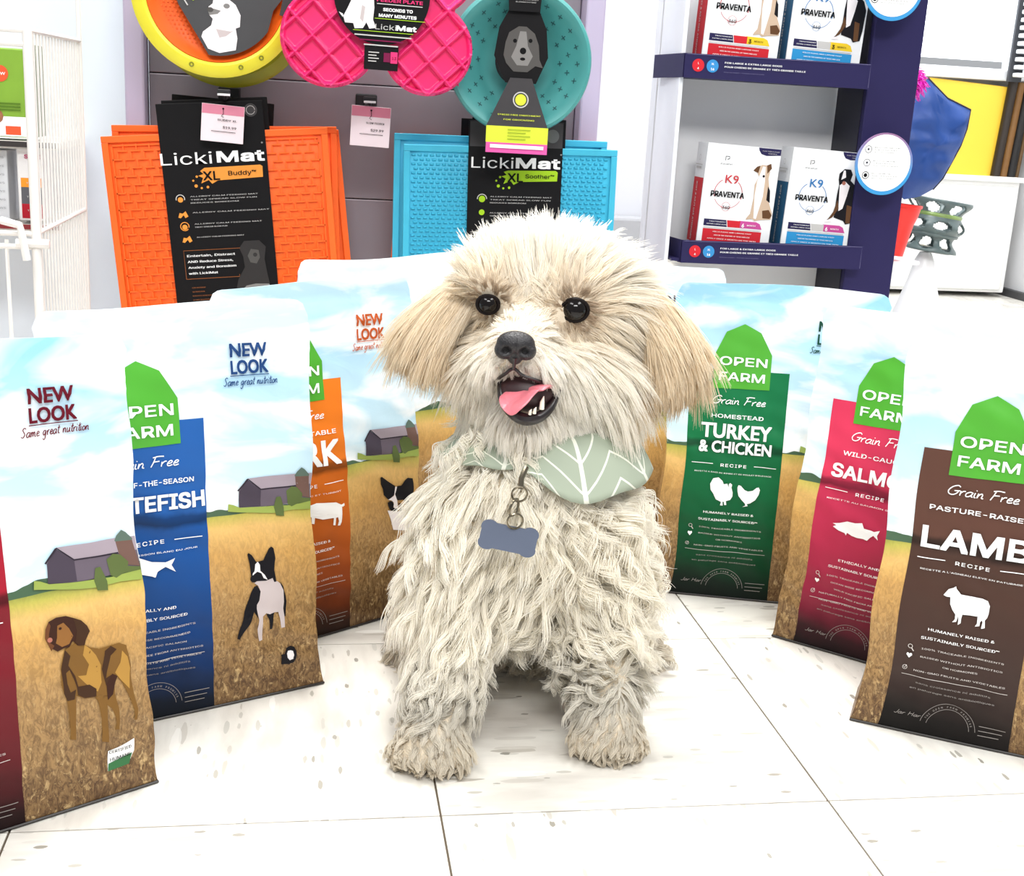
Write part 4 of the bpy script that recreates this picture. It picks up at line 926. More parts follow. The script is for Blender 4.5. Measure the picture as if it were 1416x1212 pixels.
# ---- yellow and olive bowls
YEL = mat('yellow_rubber', (232, 222, 54), .4, var=.05); OLV = mat('olive_rubber', (134, 136, 24), .45, var=.05)
yc = at(300, -12, YP - .03)
def ybowl(loc, rz, m, label, full):
    o = empty('feeding_bowl', loc, (0, 0, rz), label, 'bowl')
    MB().lathe([(.060, -.03), (.082, -.012), (.0865, .004), (.090, .006), (.1, .004), (.1045, -.001), (.104, -.012), (.096, -.034), (.05, -.036), (0, -.036)], 72, RX).build('bowl', m, o, True)
    if full:
        MB().lathe([(0, -.010), (.070, -.010), (.080, -.002), (.0855, .004), (.087, -.002), (.087, -.01)], 72, RX).build('insert', ORG, o, True)
        bmp = MB(); k = 0
        for i in range(-16, 17):
            for j in range(-16, 4):
                x, z = i * .0052 + (.0026 if j % 2 else 0), j * .0052
                if math.hypot(x, z) < .074: bmp.box((x, .0095, z), (.0022, .002, .0022))
        b2 = bmp.build('bumps', ORG, o); b2['kind'] = 'stuff'
        P = [(-.085, .06), (-.062, .02), (-.045, -.02), (-.020, -.060)] + [(.078 * math.sin(a), -.078 * math.cos(a)) for a in np.linspace(-.12, .95, 12)] + [(.070, -.02), (.085, .0), (.082, .03), (.05, .06)]
        MB().prism(P, -.0085, -.007).build('card', mat('charcoal_card', (64, 64, 66), .45, var=.1), o)
        D = Decal(flat(-.0086), 0)
        D.poly('dog_picture', PR['wht'], [(-.018, -.056), (-.016, -.050), (-.006, -.042), (-.004, -.034), (-.008, -.030), (-.009, -.020), (-.004, -.016), (-.001, .002), (.004, -.007), (.016, -.010), (.024, -.016), (.030, -.028), (.029, -.042), (.024, -.044), (.026, -.056), (.024, -.070), (.004, -.0745), (-.010, -.070)])
        D.poly('dog_picture', DG[2], [(-.010, -.024), (-.003, -.022), (.006, -.024), (.002, -.028), (-.008, -.030)]); D.poly('dog_picture', DG[1], circle(-.007, -.0235, .004, 10, ry=.003)); D.poly('dog_picture', DG[2], circle(.013, -.018, .004, 10, ry=.003))
        D.poly('dog_picture', PR['grw'], [(.0, -.046), (.018, -.048), (.022, -.046), (.012, -.054), (.004, -.056)])
        for k in range(4): D.stroke('lettering', LM2 if k % 2 else GW, [(-.055 + .009 * k, .012 - .001 * k), (-.034 + .009 * k - k * .002, -.020 + .006 * k)], .0016)
        D.build(o)
        # black card end strap on the rim
        MB().box((.094, -.008, .0), (.022, .002, .055), Matrix.Rotation(math.radians(12), 4, 'Y'), bev=.0005).build('strap', CARDG, o)
        D2 = Decal(flat(-.0091), 0); D2.text('strap_lettering', WHITE, 'Sp', .095, -.008, .012, rot=math.radians(80), bold=.02); D2.build(o)
        hh = MB()
        for a in (-.95, -1.25, -1.9):
            hh.lathe([(.0012, 0), (.0026, .0008), (.0032, 0)], 14, Matrix.Translation((.095 * math.cos(a), -.0055, .095 * math.sin(a))) @ RX)
        hh.build('vent_ring', OLV, o, True)
    return o
ybowl((yc.x, YP - .04, yc.z), 0, YEL, 'bright yellow feeding bowl with an orange insert and printed card', True)
oc = at(316, 5, YP + .01)
ybowl((oc.x, YP + .015, oc.z), 0, OLV, 'olive green feeding bowl hanging behind the yellow one', False)

# ------------------------------------------------------------------ cardboard counter display on the right
NV = mat('navy_card', (40, 36, 78), .5, var=.06, scale=6, spec=.2)
GR = mat('display_grey', (242, 242, 243), .55, var=.05, scale=4)
ds = empty('product_display', (0, 0, 0), label='navy and grey cardboard shelf display for dog treatment boxes', cat='display')
MB().box((.565, 1.075, .55), (.30, .006, 1.1)).build('back_panel', GR, ds)
MB().box((.418, 1.035, .55), (.006, .15, 1.1), bev=.001).build('side_panel', mat('display_white', (236, 238, 244), .5, var=.02), ds)
MB().box((.742, .975, .55), (.078, .012, 1.1), bev=.002).build('front_wing', NV, ds)
MB().box((.706, 1.045, .55), (.008, .13, 1.1)).build('side_panel', mat('navy_dark', (22, 20, 40), .5), ds)
LN = mat('print_linegrey', (120, 116, 150), .5, var=0)
RD = mat('print_red', (206, 44, 54), .5, var=0); BL2 = mat('print_blue', (60, 140, 200), .5, var=0)
lips = []
for zi, (zt, zb, x0, x1) in enumerate(((.600, .567, .417, .697), (.339, .306, .437, .719))):
    MB().prism([(x0, zb), (x1, zb - .001), (x1, zt + .001), (x0, zt)], .948, .952).build('shelf_lip', NV, ds)
    V = [(x0, .95, zb), (x0, .95, zt), (x0 - .010, 1.05, zt), (x0 - .010, 1.05, zb)]
    pr = MB(); pr.add([(x0 - .001, .949, zb), (x0 - .001, .949, zt), (x0 - .014, 1.06, zt), (x0 - .014, 1.06, zb), (x0 + .001, .951, zb), (x0 + .001, .951, zt), (x0 - .012, 1.06, zt), (x0 - .012, 1.06, zb)], [(0, 1, 2, 3), (7, 6, 5, 4), (0, 4, 5, 1), (1, 5, 6, 2), (2, 6, 7, 3), (3, 7, 4, 0)])
    pr.build('shelf_side', NV, ds)
    MB().box(((.42 + .702) / 2, 1.012, zb + .004), (.277, .12, .004)).build('shelf_board', NV, ds)
    D = Decal(flat(.948), 0, .0003)
    zc = (zt + zb) / 2
    D.poly('red_logo', RD, circle(x0 + .020, zc + .001, .0088, 24)); D.poly('blue_logo', BL2, circle(x0 + .041, zc + .001, .0088, 24))
    for x, a, b_ in ((.020, 'L', '4'), (.041, 'XL', '16')):
        D.text('size_lettering', WHITE, a, x0 + x, zc + .0045, .004, bold=.02); D.text('size_lettering', WHITE, b_, x0 + x, zc - .0025, .0045, bold=.03)
    D.text('lip_lettering', WHITE, 'FOR LARGE & EXTRA LARGE DOGS', x0 + .101, zc + .007, .0032, .085, bold=.03)
    D.text('lip_lettering', WHITE, 'POUR CHIENS DE GRANDE ET TR\u00c8S GRANDE TAILLE', x0 + .119, zc + .0015, .0032, .121, bold=.03)
    D.text('lip_lettering', LN, 'Sizes by weight - Formats selon le poids', x0 + .088, zc - .006, .0017, .06)
    D.stroke('edge_lettering', LN, [(x0 + .002, zt - .001), (x1 - .003, zt), (x1 - .003, zb + .001)], .0005)
    D.build(ds)

def treat_box(loc, rot, cmain, cside, corner, label, second):
    o = empty('treatment_box', loc, (0, rot, 0), label, 'box')
    w_, h_, d_ = .113, .149, .048
    MB().box((0, d_ / 2, h_ / 2), (w_, d_, h_), bev=.0008).build('carton', mat('carton_white', (240, 241, 243), .35, var=.01), o)
    D = Decal(flat(0.), 0, .0003)
    D.rect('band_label', cmain, -w_ / 2 + .008, .004, w_ / 2 - .014, .026)
    D.poly('size_label', NV, [(-w_ / 2 + .008, .030), (-.012, .030), (-.014, .040), (-w_ / 2 + .008, .040)])
    D.poly('size_label', RD if not second else GW, [(-.011, .030), (.008, .030), (.008, .040), (-.013, .040)]); D.poly('dose_label', corner, [(.006, .030), (w_ / 2 - .014, .030), (w_ / 2 - .018, .038), (w_ / 2 - .024, .0405), (.006, .0405)])
    D.text('label_lettering', WHITE, 'TRAITEMENT', -.028, .0372, .0019, .026, bold=.02); D.text('label_lettering', WHITE, 'EXTRA LARGE DOGS', -.028, .0335, .0019, .032, bold=.02)
    D.text('label_lettering', BLACK if corner is YEL2 else WHITE, '3' if corner is YEL2 else '6', .012, .0352, .0075, bold=.03); D.text('label_lettering', BLACK if corner is YEL2 else WHITE, 'MONTH', .025, .0352, .003, .013, bold=.02)
    D.rect('label_lettering', GW, -w_ / 2 + .008, .0275, w_ / 2 - .016, .0285)
    for k, (t, ww) in enumerate((('KILLS FLEAS AND LARVAE FAST', .06), ('AIDS IN THE CONTROL OF TICKS AND LICE', .056), ('APPLY ONCE A MONTH ON THE SKIN', .076), ('WATERPROOF FOR DOGS AND PUPPIES', .082))):
        D.text('label_lettering', WHITE, t, 0 - .003, .0225 - k * .0052, .0022, ww, bold=.03)
    D.text('name_lettering', BLACK, 'PRAVENTA', -.018, .079, .0112, .051, bold=.03, shear=.02)
    tint = mat('print_k9red', (190, 50, 60), .5, var=0) if not second else mat('print_k9blue', (40, 110, 170), .5, var=0)
    D.text('k9_lettering', tint, 'K9', -.014, .100, .0125, .020, bold=.008)
    D.text('name_lettering', BLACK, '360', -.018, .0595, .0058, .011, bold=.015)
    D.stroke('ring_logo', tint, [(-.017 + .0215 * math.cos(a), .079 + .0215 * math.sin(a)) for a in np.linspace(-.35, .9, 10)], .0009)
    D.stroke('ring_logo', tint, [(-.017 + .0215 * math.cos(a), .079 + .0215 * math.sin(a)) for a in np.linspace(2.1, 3.4, 10)], .0009)
    D.stroke('ring_logo', tint, [(-.017 + .0215 * math.cos(a), .079 + .0215 * math.sin(a)) for a in np.linspace(3.6, 5.8, 14)], .0006)
    D.stroke('ring_logo', tint, circle(-.018, .0595, .0065, 18), .0004, True)
    D.stroke('maker_logo', BLACK, [(-.0275, .126), (-.0275, .132), (-.022, .132), (-.0215, .129), (-.025, .1275)], .0009); D.text('name_lettering', BLACK, 'ParaPet', -.0255, .1215, .003, .018, bold=.01)
    D.poly('corner_label', NV, [(.021, .1485), (w_ / 2 - .0005, .1485), (w_ / 2 - .0005, .1395), (.034, .1375), (.026, .1395), (.0225, .144)])
    D.text('corner_lettering', GW, 'FLEA TICK & LOUSE', .040, .1445, .0019, .026, bold=.02); D.text('corner_lettering', GW, 'CONTROL', .043, .1413, .0019, .014, bold=.02)
    dogx = .033
    if not second:
        C1, C2, C3 = mat('print_tanfur', (196, 172, 150), .5, var=0), PR['grm'], PR['brn']
        D.poly('dog_picture', C1, [(dogx - .012, .117), (dogx - .004, .124), (dogx + .004, .124), (dogx + .010, .116), (dogx + .009, .105), (dogx + .012, .092), (dogx + .015, .070), (dogx + .022, .055), (dogx + .021, .046), (dogx + .004, .044), (dogx - .004, .042), (dogx - .008, .045), (dogx - .018, .043), (dogx - .016, .047), (dogx - .012, .052), (dogx - .010, .075), (dogx - .011, .095), (dogx - .006, .107)])
        D.poly('dog_picture', PR['wht'], [(dogx - .002, .122), (dogx + .002, .122), (dogx + .004, .100), (dogx + .004, .078), (dogx - .002, .045), (dogx - .006, .046), (dogx - .009, .08), (dogx - .008, .1)])
        D.poly('dog_picture', PR['brn'], [(dogx - .016, .115), (dogx - .011, .121), (dogx - .006, .123), (dogx - .008, .112)]); D.poly('dog_picture', PR['brn'], [(dogx + .004, .124), (dogx + .010, .127), (dogx + .012, .12), (dogx + .006, .112)])
        D.poly('dog_picture', PR['blk'], [(dogx + .010, .094), (dogx + .014, .088), (dogx + .016, .070), (dogx + .010, .074)]); D.poly('dog_picture', C3, [(dogx + .006, .058), (dogx + .016, .06), (dogx + .022, .052), (dogx + .019, .047), (dogx + .008, .047)]); D.poly('dog_picture', PR['blk'], circle(dogx + .001, .108, .002, 8))
    else:
        D.poly('dog_picture', PR['blk'], [(dogx - .013, .117), (dogx - .006, .124), (dogx + .004, .124), (dogx + .008, .117), (dogx + .006, .108), (dogx + .016, .1), (dogx + .021, .088), (dogx + .020, .06), (dogx + .018, .046), (dogx + .008, .043), (dogx + .004, .048), (dogx - .012, .052), (dogx - .012, .085), (dogx - .011, .1), (dogx - .013, .108)])
        D.poly('dog_picture', PR['wht'], [(dogx - .010, .1), (dogx - .002, .106), (dogx + .006, .1), (dogx + .004, .086), (dogx + .0, .066), (dogx - .006, .062), (dogx - .008, .08)]); D.poly('dog_picture', PR['wht'], [(dogx - .007, .122), (dogx - .004, .122), (dogx - .002, .112), (dogx - .009, .108)])
        D.poly('dog_picture', PR['brn'], [(dogx - .010, .078), (dogx - .006, .066), (dogx - .014, .052), (dogx - .024, .046), (dogx - .020, .050), (dogx - .014, .060)]); D.poly('dog_picture', PR['brn'], [(dogx + .006, .072), (dogx + .014, .07), (dogx + .015, .045), (dogx + .008, .045)]); D.poly('dog_picture', PR['wht'], [(dogx - .026, .047), (dogx - .016, .049), (dogx - .015, .045), (dogx - .026, .0445)])
        D.poly('dog_picture', C1 if False else PR['pnose'], circle(dogx - .004, .1035, .003, 10))
    D.build(o)
    # left side print
    E_ = Decal(lambda P, off: np.stack([np.full(len(P), -w_ / 2 - off), P[:, 0], P[:, 1]], 1), 0, .0003)
    E_.rect('side_label', cside, .002, .004, d_ - .002, .098)
    E_.text('side_lettering', GW, 'PRAVENTA 360 FLEA & TICK', d_ / 2, .05, .007, .085, rot=math.pi / 2, bold=.02)
    E_.rect('side_lettering', GW, .014, .111, .038, .114); E_.rect('side_lettering', GW, .01, .116, .042, .1175); E_.stroke('side_lettering', GW, circle(.025, .127, .004, 12), .0006, True)
    E_.build(o)
    return o
YEL2 = mat('print_yellow', (236, 200, 50), .5, var=0); MG = mat('print_magenta', (196, 80, 150), .5, var=0)
R_ = RD; SB = mat('print_sideblue', (40, 92, 128), .5, var=0); B_ = mat('print_bandblue', (52, 148, 206), .5, var=0)
for (px, py), c1, c2, cc, sec, lb in (((1012, 340), R_, R_, MG, False, 'white carton with a red band and shepherd dog on the lower shelf'), ((1127, 345), B_, SB, MG, True, 'white carton with a blue band and black mountain dog on the lower shelf'),
                            ((1022, 80), R_, R_, YEL2, False, 'white carton with a red band and yellow dose mark on the upper shelf'), ((1137, 88), B_, SB, YEL2, True, 'white carton with a blue band and yellow dose mark on the upper shelf')):
    p = at(px, py, .972); treat_box((p.x, .972, .310 + .018 if py > 200 else .571 + .018), math.radians(2.2), c1, c2, cc, lb, sec)

def sign(px, py, label):
    p = at(px, py, .93); o = empty('round_sign', (p.x, .93, p.z), (0, 0, 0), label, 'sign')
    m = bpy.data.materials.get('sign_ring')
    if not m:
        m = bpy.data.materials.new('sign_ring'); m.use_nodes = True; nt = m.node_tree
        tc = nt.nodes.new('ShaderNodeTexCoord'); s = nt.nodes.new('ShaderNodeSeparateXYZ'); r = nt.nodes.new('ShaderNodeMapRange'); r.inputs[1].default_value = -.04; r.inputs[2].default_value = .04
        c = nt.nodes.new('ShaderNodeValToRGB'); c.color_ramp.elements[0].color = lin((52, 146, 206)); c.color_ramp.elements[1].color = lin((150, 110, 150)); c.color_ramp.elements[0].position = .3
        nt.links.new(tc.outputs['Object'], s.inputs[0]); nt.links.new(s.outputs[2], r.inputs[0]); nt.links.new(r.outputs[0], c.inputs[0]); nt.links.new(c.outputs[0], nt.nodes['Principled BSDF'].inputs['Base Color'])
    MB().lathe([(0, -.001), (.0445, -.001), (.0445, .001), (0, .001)], 56, RX).build('disc', m, o)
    D = Decal(flat(-.001), 0, .0003)
    D.poly('face_label', WHITE, circle(0, .0015, .0405, 48))
    TX = mat('print_slate', (60, 60, 70), .5, var=0)
    for k, z in enumerate((.020, .001, -.017)):
        D.stroke('icon_logo', TX if k < 2 else BLACK, circle(-.027, z, .005, 16), .0007 if k < 2 else .0009, True)
        D.poly('icon_logo', TX if k < 2 else BLACK, circle(-.027, z, .0016 if k < 2 else .0028, 10))
        for j in range(3): D.text('lettering', TX, ('KILLS FLEAS AND TICKS', 'TUE LES PUCES', 'ALL LIFE STAGES')[j], -.018, z + .0035 - j * .0035, .0020, .040 - .005 * ((j + k) % 3), bold=.02, align='l')
    D.build(o)
    # little strut to the display
    MB().box((.0, .02, -.01), (.012, .036, .012)).build('strut', NV, o)
    return o
sign(1222, 227, 'round white sign with blue lower rim beside the lower cartons')
sign(1236, -17, 'round white sign cut off at the top edge beside the upper cartons')

# ------------------------------------------------------------------ far right things
BLUE = mat('blue_nylon', (20, 66, 140), .5, var=.18, scale=14, bump=.5)
P = [at(x, y, 1.6) for x, y in ((1240, 168), (1262, 134), (1283, 108), (1310, 136), (1342, 152), (1337, 178), (1328, 202), (1316, 224), (1304, 246), (1290, 262), (1272, 272), (1250, 276), (1234, 262), (1226, 200))]
c = sum((Vector(p) for p in P), Vector()) / len(P)
nb = empty('nylon_coat', c, label='bright blue nylon fabric with black piping hanging behind the shelf display', cat='coat')
def puffy(P, c, th, k=7):
    V = []; F = []; n = len(P)
    for s in (-1, 1):
        base = len(V)
        for i in range(k + 1):
            t = i / k
            for p in P:
                q = (p - c) * (1 - t); fold = .006 * math.sin(q.x * 90 + q.z * 50) * t + .004 * math.sin(q.z * 160)
                V.append((q.x, s * (th * math.sqrt(max(0, 1 - (1 - t) ** 2)) + (fold if t > 0 else 0)), q.z))
        for i in range(k):
            for j in range(n):
                F.append((base + i * n + j, base + i * n + (j + 1) % n, base + (i + 1) * n + (j + 1) % n, base + (i + 1) * n + j))
    return V, F
PP = []
for i in range(len(P)):
    a, b_ = P[i], P[(i + 1) % len(P)]; PP += [a, a.lerp(b_, .33), a.lerp(b_, .66)]
V, F = puffy(PP, c, .03)
mesh_obj('fabric', V, F, BLUE, nb, smooth=True)
MB().tube([tuple(p - c) for p in P[2:10]], .0022, 6).build('piping', mat('black_piping', (24, 22, 34), .5), nb, True)
pk = at(1258, 114, 1.52)
sp = empty('spiky_ball', pk, label='magenta spiky rubber ball above the blue nylon', cat='toy')
MG2 = mat('magenta_rubber', (214, 30, 176), .35, var=.15)
MB().lathe([(.0, .022), (.012, .019), (.021, .008), (.022, -.004), (.014, -.018), (0, -.022)], 20).build('core', MG2, sp, True)
t_ = MB(); rg = random.Random(3)
for k in range(150):
    d = Vector((rg.gauss(0, 1), rg.gauss(0, 1), rg.gauss(0, 1))).normalized(); e_ = d * .036 + Vector((rg.uniform(-.006, .006), 0, -.006))
    t_.tube([d * .018, d * .03, e_], [.0022, .0016, .0006], 5)
q = t_.build('spikes', MG2, sp, True); q['kind'] = 'stuff'
sg_ = at(1240, 300, 1.6)
sb = empty('side_stand', (sg_.x, 1.665, 0), label='slim white upright stand behind the navy edge of the shelf display', cat='stand')
MB().box((-.04, .0, .36), (.08, .012, .72), bev=.003).build('board', mat('stand_white', (240, 240, 244), .5, var=.02), sb)
MB().box((-.04, .04, .006), (.12, .16, .012), bev=.003).build('foot', MATS['stand_white'], sb)
MB().tube([(-.03, -.004, .64), (.0, -.04, .60), (.03, -.062, .56)], .003, 8).build('arm', MATS['stand_white'], sb)
MB().box((-.02, -.085, sg_.z - .082), (.06, .17, .008), bev=.002).build('bracket', MATS['stand_white'], sb)
# red tub
rp = at(1243, 300, 1.5)
RED = mat('red_plastic', (226, 40, 34), .35, var=.05)
rt = empty('red_tub', (rp.x, 1.5, rp.z), (0, math.radians(4), 0), 'glossy red plastic tub with a flared rim under the blue nylon', 'tub')
MB().lathe([(.0, -.075), (.022, -.075), (.028, -.03), (.031, -.012), (.036, .004), (.039, .024), (.036, .024), (.030, -.01), (.02, -.06), (0, -.06)], 32).build('tub', RED, rt, True)
MB().lathe([(.0375, .019), (.041, .021), (.041, .026), (.036, .026)], 32).build('rim', RED, rt, True)
# grey green lattice basket on a white pedestal
bp_ = at(1292, 312, 1.75)
GG = mat('grey_green_plastic', (88, 104, 104), .35, var=.12)
LG = mat('lime_plastic', (128, 156, 84), .35, var=.1)
bk = empty('lattice_basket', (bp_.x, 1.75, bp_.z), (0, math.radians(7), 0), 'grey green plastic basket with oval cut outs and a lime band', 'basket')
nt_, nz_ = 96, 40; V = []; F = []
def brad(t): return .052 + .008 * math.cos(t * 2 * math.pi * 2.1) + .010 * t
for j in range(nz_ + 1):
    t = j / nz_
    for i in range(nt_):
        a = 2 * math.pi * i / nt_; r = brad(t) ; V.append((r * math.cos(a), r * math.sin(a), -.055 + .112 * t))
for j in range(nz_):
    for i in range(nt_):
        t = (j + .5) / nz_; row = min(int(t * 3), 2); tt = t * 3 - row; aa = (i / nt_ * 7 + .5 * (row % 2)) % 1
        if ((aa - .5) / .37) ** 2 + ((tt - .5) / .33) ** 2 < 1: continue
        F.append((j * nt_ + i, j * nt_ + (i + 1) % nt_, (j + 1) * nt_ + (i + 1) % nt_, (j + 1) * nt_ + i))
lt = mesh_obj('lattice', V, F, GG, bk, smooth=True); md = lt.modifiers.new('thickness', 'SOLIDIFY'); md.thickness = .004
for z, m in ((.024, LG), (-.018, GG)):
    r = brad((z + .055) / .112); MB().lathe([(r + .001, z - .004), (r + .003, z), (r + .001, z + .004)], 64).build('band', m, bk, True)
MB().lathe([(0, -.057), (.045, -.057), (.054, -.052), (.054, -.046), (0, -.046)], 48).build('bottom', mat('dark_green_plastic', (56, 70, 72), .4), bk, True)
pp = at(1281, 440, 1.78)
PW = mat('white_plastic', (244, 244, 246), .3, var=.01)
pd = empty('pedestal', (bp_.x - .012, 1.75, 0), label='white cone shaped pedestal under the grey green basket', cat='pedestal')
zt = bp_.z - .058
MB().lathe([(0, zt), (.012, zt), (.022, zt - .02), (.030, zt - .06), (.045, zt - .11), (.075, .05), (.088, .02), (.088, 0), (0, 0)], 48).build('stem', PW, pd, True)
# yellow panel and dark posts under the window
YW = mat('yellow_panel', (243, 200, 60), .5, var=.04, scale=5)
a = at(1280, 110, 3.0); b_ = at(1376, 246, 3.0)
yb = empty('yellow_board', ((a.x + b_.x) / 2, 3.0, (a.z + b_.z) / 2), (0, math.radians(3), 0), 'plain yellow board leaning under the window sill', 'board')
MB().box((0, 0, 0), (b_.x - a.x, .02, a.z - b_.z), bev=.004).build('board', YW, yb)
MB().tube([((b_.x - a.x) / 2 + .004, -.004, (a.z - b_.z) / 2), ((b_.x - a.x) / 2 + .004, -.004, -(a.z - b_.z) / 2)], .005, 8).build('edge_strip', mat('cream_edge', (220, 200, 176), .5), yb)
bf = empty('rolled_banner', (2.13, 2.98, .53), (0, math.radians(3), 0), 'black and brown rolled banners standing beside the yellow board', 'banner')
for x, w_, cc in ((-.035, .03, (40, 30, 22)), (-.008, .026, (122, 84, 38)), (.018, .03, (20, 18, 18)), (.04, .014, (96, 70, 36))):
    MB().tube([(x, 0, -.15), (x, 0, .15)], w_ / 2, 14).build('roll', mat('roll%d' % cc[0], cc, .5), bf, True)
# low white cupboard below
LC = mat('cupboard_white', (238, 238, 236), .5, var=.02)
lc = empty('low_cupboard', (1.72, 2.98, 0), label='low white cupboard under the yellow board', cat='cupboard')
MB().box((0, 0, .195), (.86, .1, .36), bev=.004).build('body', LC, lc)
MB().box((-.0, -.004, .378), (.88, .12, .016), bev=.003).build('top', LC, lc)
for x in (-.21, .21): MB().box((x, -.054, .19), (.4, .012, .33), bev=.003).build('door', LC, lc)

# ------------------------------------------------------------------ wire cage on the left
WR = mat('white_wire', (236, 232, 228), .35, var=.03)
cg = empty('wire_cage', (-.393, .6, 0), label='white wire mesh display cage on the left with narrow bars', cat='cage')
MB().tube([(0, 0, 0), (0, 0, .562)], .0052, 10).build('corner_post', WR, cg, True)
MB().tube([(0.002, .29, 0), (.002, .29, .75)], .003, 8).build('rear_post', WR, cg, True)
for z in (.562, .352):
    MB().tube([(0, 0, z), (.002, .29, z + .002)], .0026, 8).build('side_rail', WR, cg, True)
for z in (.562, .548, .352, .338):
    MB().tube([(-.3, 0, z), (0, 0, z)], .003, 8).build('front_rail', WR, cg, True)
wv = None
for k in range(16):
    y = .022 + .0172 * k
    if wv is None: wv = MB().tube([(.001, 0, 0), (.001, 0, .562)], .0015, 6).build('wire', WR, cg, True); q = wv
    else: q = wv.copy(); COL.objects.link(q); q.parent = cg
    q.location = (0, y, 0)
for x in (-.03, -.19):
    MB().tube([(x, 0, 0), (x - .001, 0, .345)], .0022, 6).build('wire', WR, cg, True)
MB().tube([(-.034, -.006, .366), (-.014, -.012, .362), (-.012, -.013, .352), (-.008, -.013, .325)], .0042, 8).build('latch', WR, cg, True)
MB().tube([(-.02, -.004, .342), (.014, -.004, .342)], .005, 8).build('hinge', WR, cg, True)

# shelf and packs seen through the cage
sf = empty('product_shelf', (-.62, 1.0, 0), label='dark edged shelf behind the wire cage', cat='shelf')
zs = at(20, 196, .93).z
MB().box((.02, .03, zs - .004), (.34, .2, .010)).build('board', mat('shelf_white', (226, 222, 216), .5), sf)
MB().box((.02, -.072, zs - .003), (.34, .004, .007)).build('front_edge', mat('shelf_dark', (46, 40, 38), .5), sf)
zs2 = at(20, 312, .93).z
MB().box((.02, .03, zs2 - .004), (.34, .2, .010)).build('board', MATS['shelf_white'], sf)
MB().box((.02, -.072, zs2 - .001), (.34, .004, .006)).build('front_edge', mat('shelf_red', (130, 30, 36), .5), sf)
GN = mat('lime_box', (128, 170, 50), .45, var=.08)
def pack(px0, py0, px1, py1, Y, m, name, label):
    a, b_ = at(px0, py0, Y), at(px1, py1, Y)
    o = empty(name, ((a.x + b_.x) / 2, Y, b_.z), label=label, cat='box'); w_ = b_.x - a.x; h_ = a.z - b_.z
    MB().box((0, .03, h_ / 2), (w_, .06, h_), bev=.002).build('carton', m, o); return o, w_, h_
o, w_, h_ = pack(-60, 62, 44, 191, .94, GN, 'treat_carton', 'lime green carton with an orange red round mark behind the cage wires')
D = Decal(flat(0), 0)
OR = mat('print_orangered', (226, 92, 58), .5, var=0); DGN = mat('print_dgreen', (84, 118, 40), .5, var=0)
D.rect('base_label', WHITE, -w_ / 2 + .001, .001, w_ / 2 - .001, .026); D.rect('red_logo', OR, w_ / 2 - .032, .003, w_ / 2 - .013, .014)
D.poly('round_logo', OR, circle(w_ / 2 - .036, h_ - .032, .0105, 24)); D.text('lettering', WHITE, 'NEW', w_ / 2 - .036, h_ - .032, .004, .014, bold=.02)
for k in range(3): D.rect('lettering', DGN, w_ / 2 - .045, .034 + k * .004, w_ / 2 - .012, .0355 + k * .004)
D.poly('food_picture', mat('print_biscuit', (168, 112, 84), .6, var=.4, scale=200), circle(w_ / 2 - .05, .026, .016, 14, ry=.012))
D.build(o)
o, w_, h_ = pack(44.5, 62, 53, 190, .95, mat('dark_green_pack', (84, 104, 46), .5), 'treat_carton', 'narrow dark green carton behind the white cage post')
o, w_, h_ = pack(22, 204, 62, 306, .94, mat('white_pack', (226, 224, 224), .45), 'treat_pack', 'white treat pack with orange, grey and red stripes behind the cage')
D = Decal(flat(0), 0)
D.rect('orange_label', mat('print_or2', (232, 148, 50), .5, var=0), -.012, .044, w_ / 2 - .001, .056); D.rect('grey_label', mat('print_gr2', (92, 92, 98), .5, var=0), -.012, .022, w_ / 2 - .001, .044); D.rect('red_label', mat('print_rd2', (170, 34, 48), .5, var=0), -.012, .003, w_ / 2 - .001, .022)
D.text('lettering', mat('print_mauve', (176, 60, 100), .5, var=0), 'SALE', .004, .085, .007, .02, bold=.03)
for k in range(3): D.text('lettering', GW, 'TREATS', .004, .05 - k * .018, .003, .018, bold=.02)
D.build(o)
o, w_, h_ = pack(-30, 206, 14, 308, .95, mat('clear_pack', (212, 214, 218), .3), 'treat_pack', 'pale plastic pack at the far left edge behind the cage')
D = Decal(flat(0), 0)
for k in range(7): D.text('lettering', mat('print_gr3', (130, 130, 136), .5, var=0), 'CHEWS', w_ / 2 - .014, .02 + k * .011, .0035, .02)
D.build(o)

BODY_N, HEAD_N, EAR_N = 80000, 62000, 13000

# ------------------------------------------------------------------ the white dog
DL = Vector((.085, .12, 0)); DROT = -math.atan2(.17, .985)
dog = empty('dog', DL, (0, 0, DROT), 'small fluffy cream white dog with tan ears sitting on the tiles, mouth open', 'dog')
SKIN = mat('dog_skin', (214, 200, 178), .8, var=.05)
def sph(bm, c, r, rot=None):
    M = Matrix.Translation(c) @ (rot.to_4x4() if rot else Matrix.Identity(4)) @ Matrix.Diagonal((r[0], r[1], r[2], 1))
    bmesh.ops.create_icosphere(bm, subdivisions=4, radius=1, matrix=M)
def cap(bm, a, b, ra, rb, n=10):
    a, b = Vector(a), Vector(b)
    for i in range(n + 1):
        t = i / n; r = ra + (rb - ra) * t
        bmesh.ops.create_icosphere(bm, subdivisions=3, radius=r, matrix=Matrix.Translation(a.lerp(b, t)))
bm = bmesh.new()
# trunk, rump, haunches
sph(bm, (-.009, .070, .175), (.066, .066, .085)); sph(bm, (-.007, .062, .128), (.066, .056, .048))
sph(bm, (-.005, .155, .105), (.078, .085, .090)); sph(bm, (-.084, .165, .060), (.030, .066, .050)); sph(bm, (.072, .175, .060), (.032, .066, .050))
cap(bm, (-.104, .20, .020), (-.108, .125, .016), .017, .015); cap(bm, (.100, .21, .020), (.104, .15, .016), .018, .015)
# tail curled behind
cap(bm, (0, .235, .09), (.03, .255, .14), .02, .012)
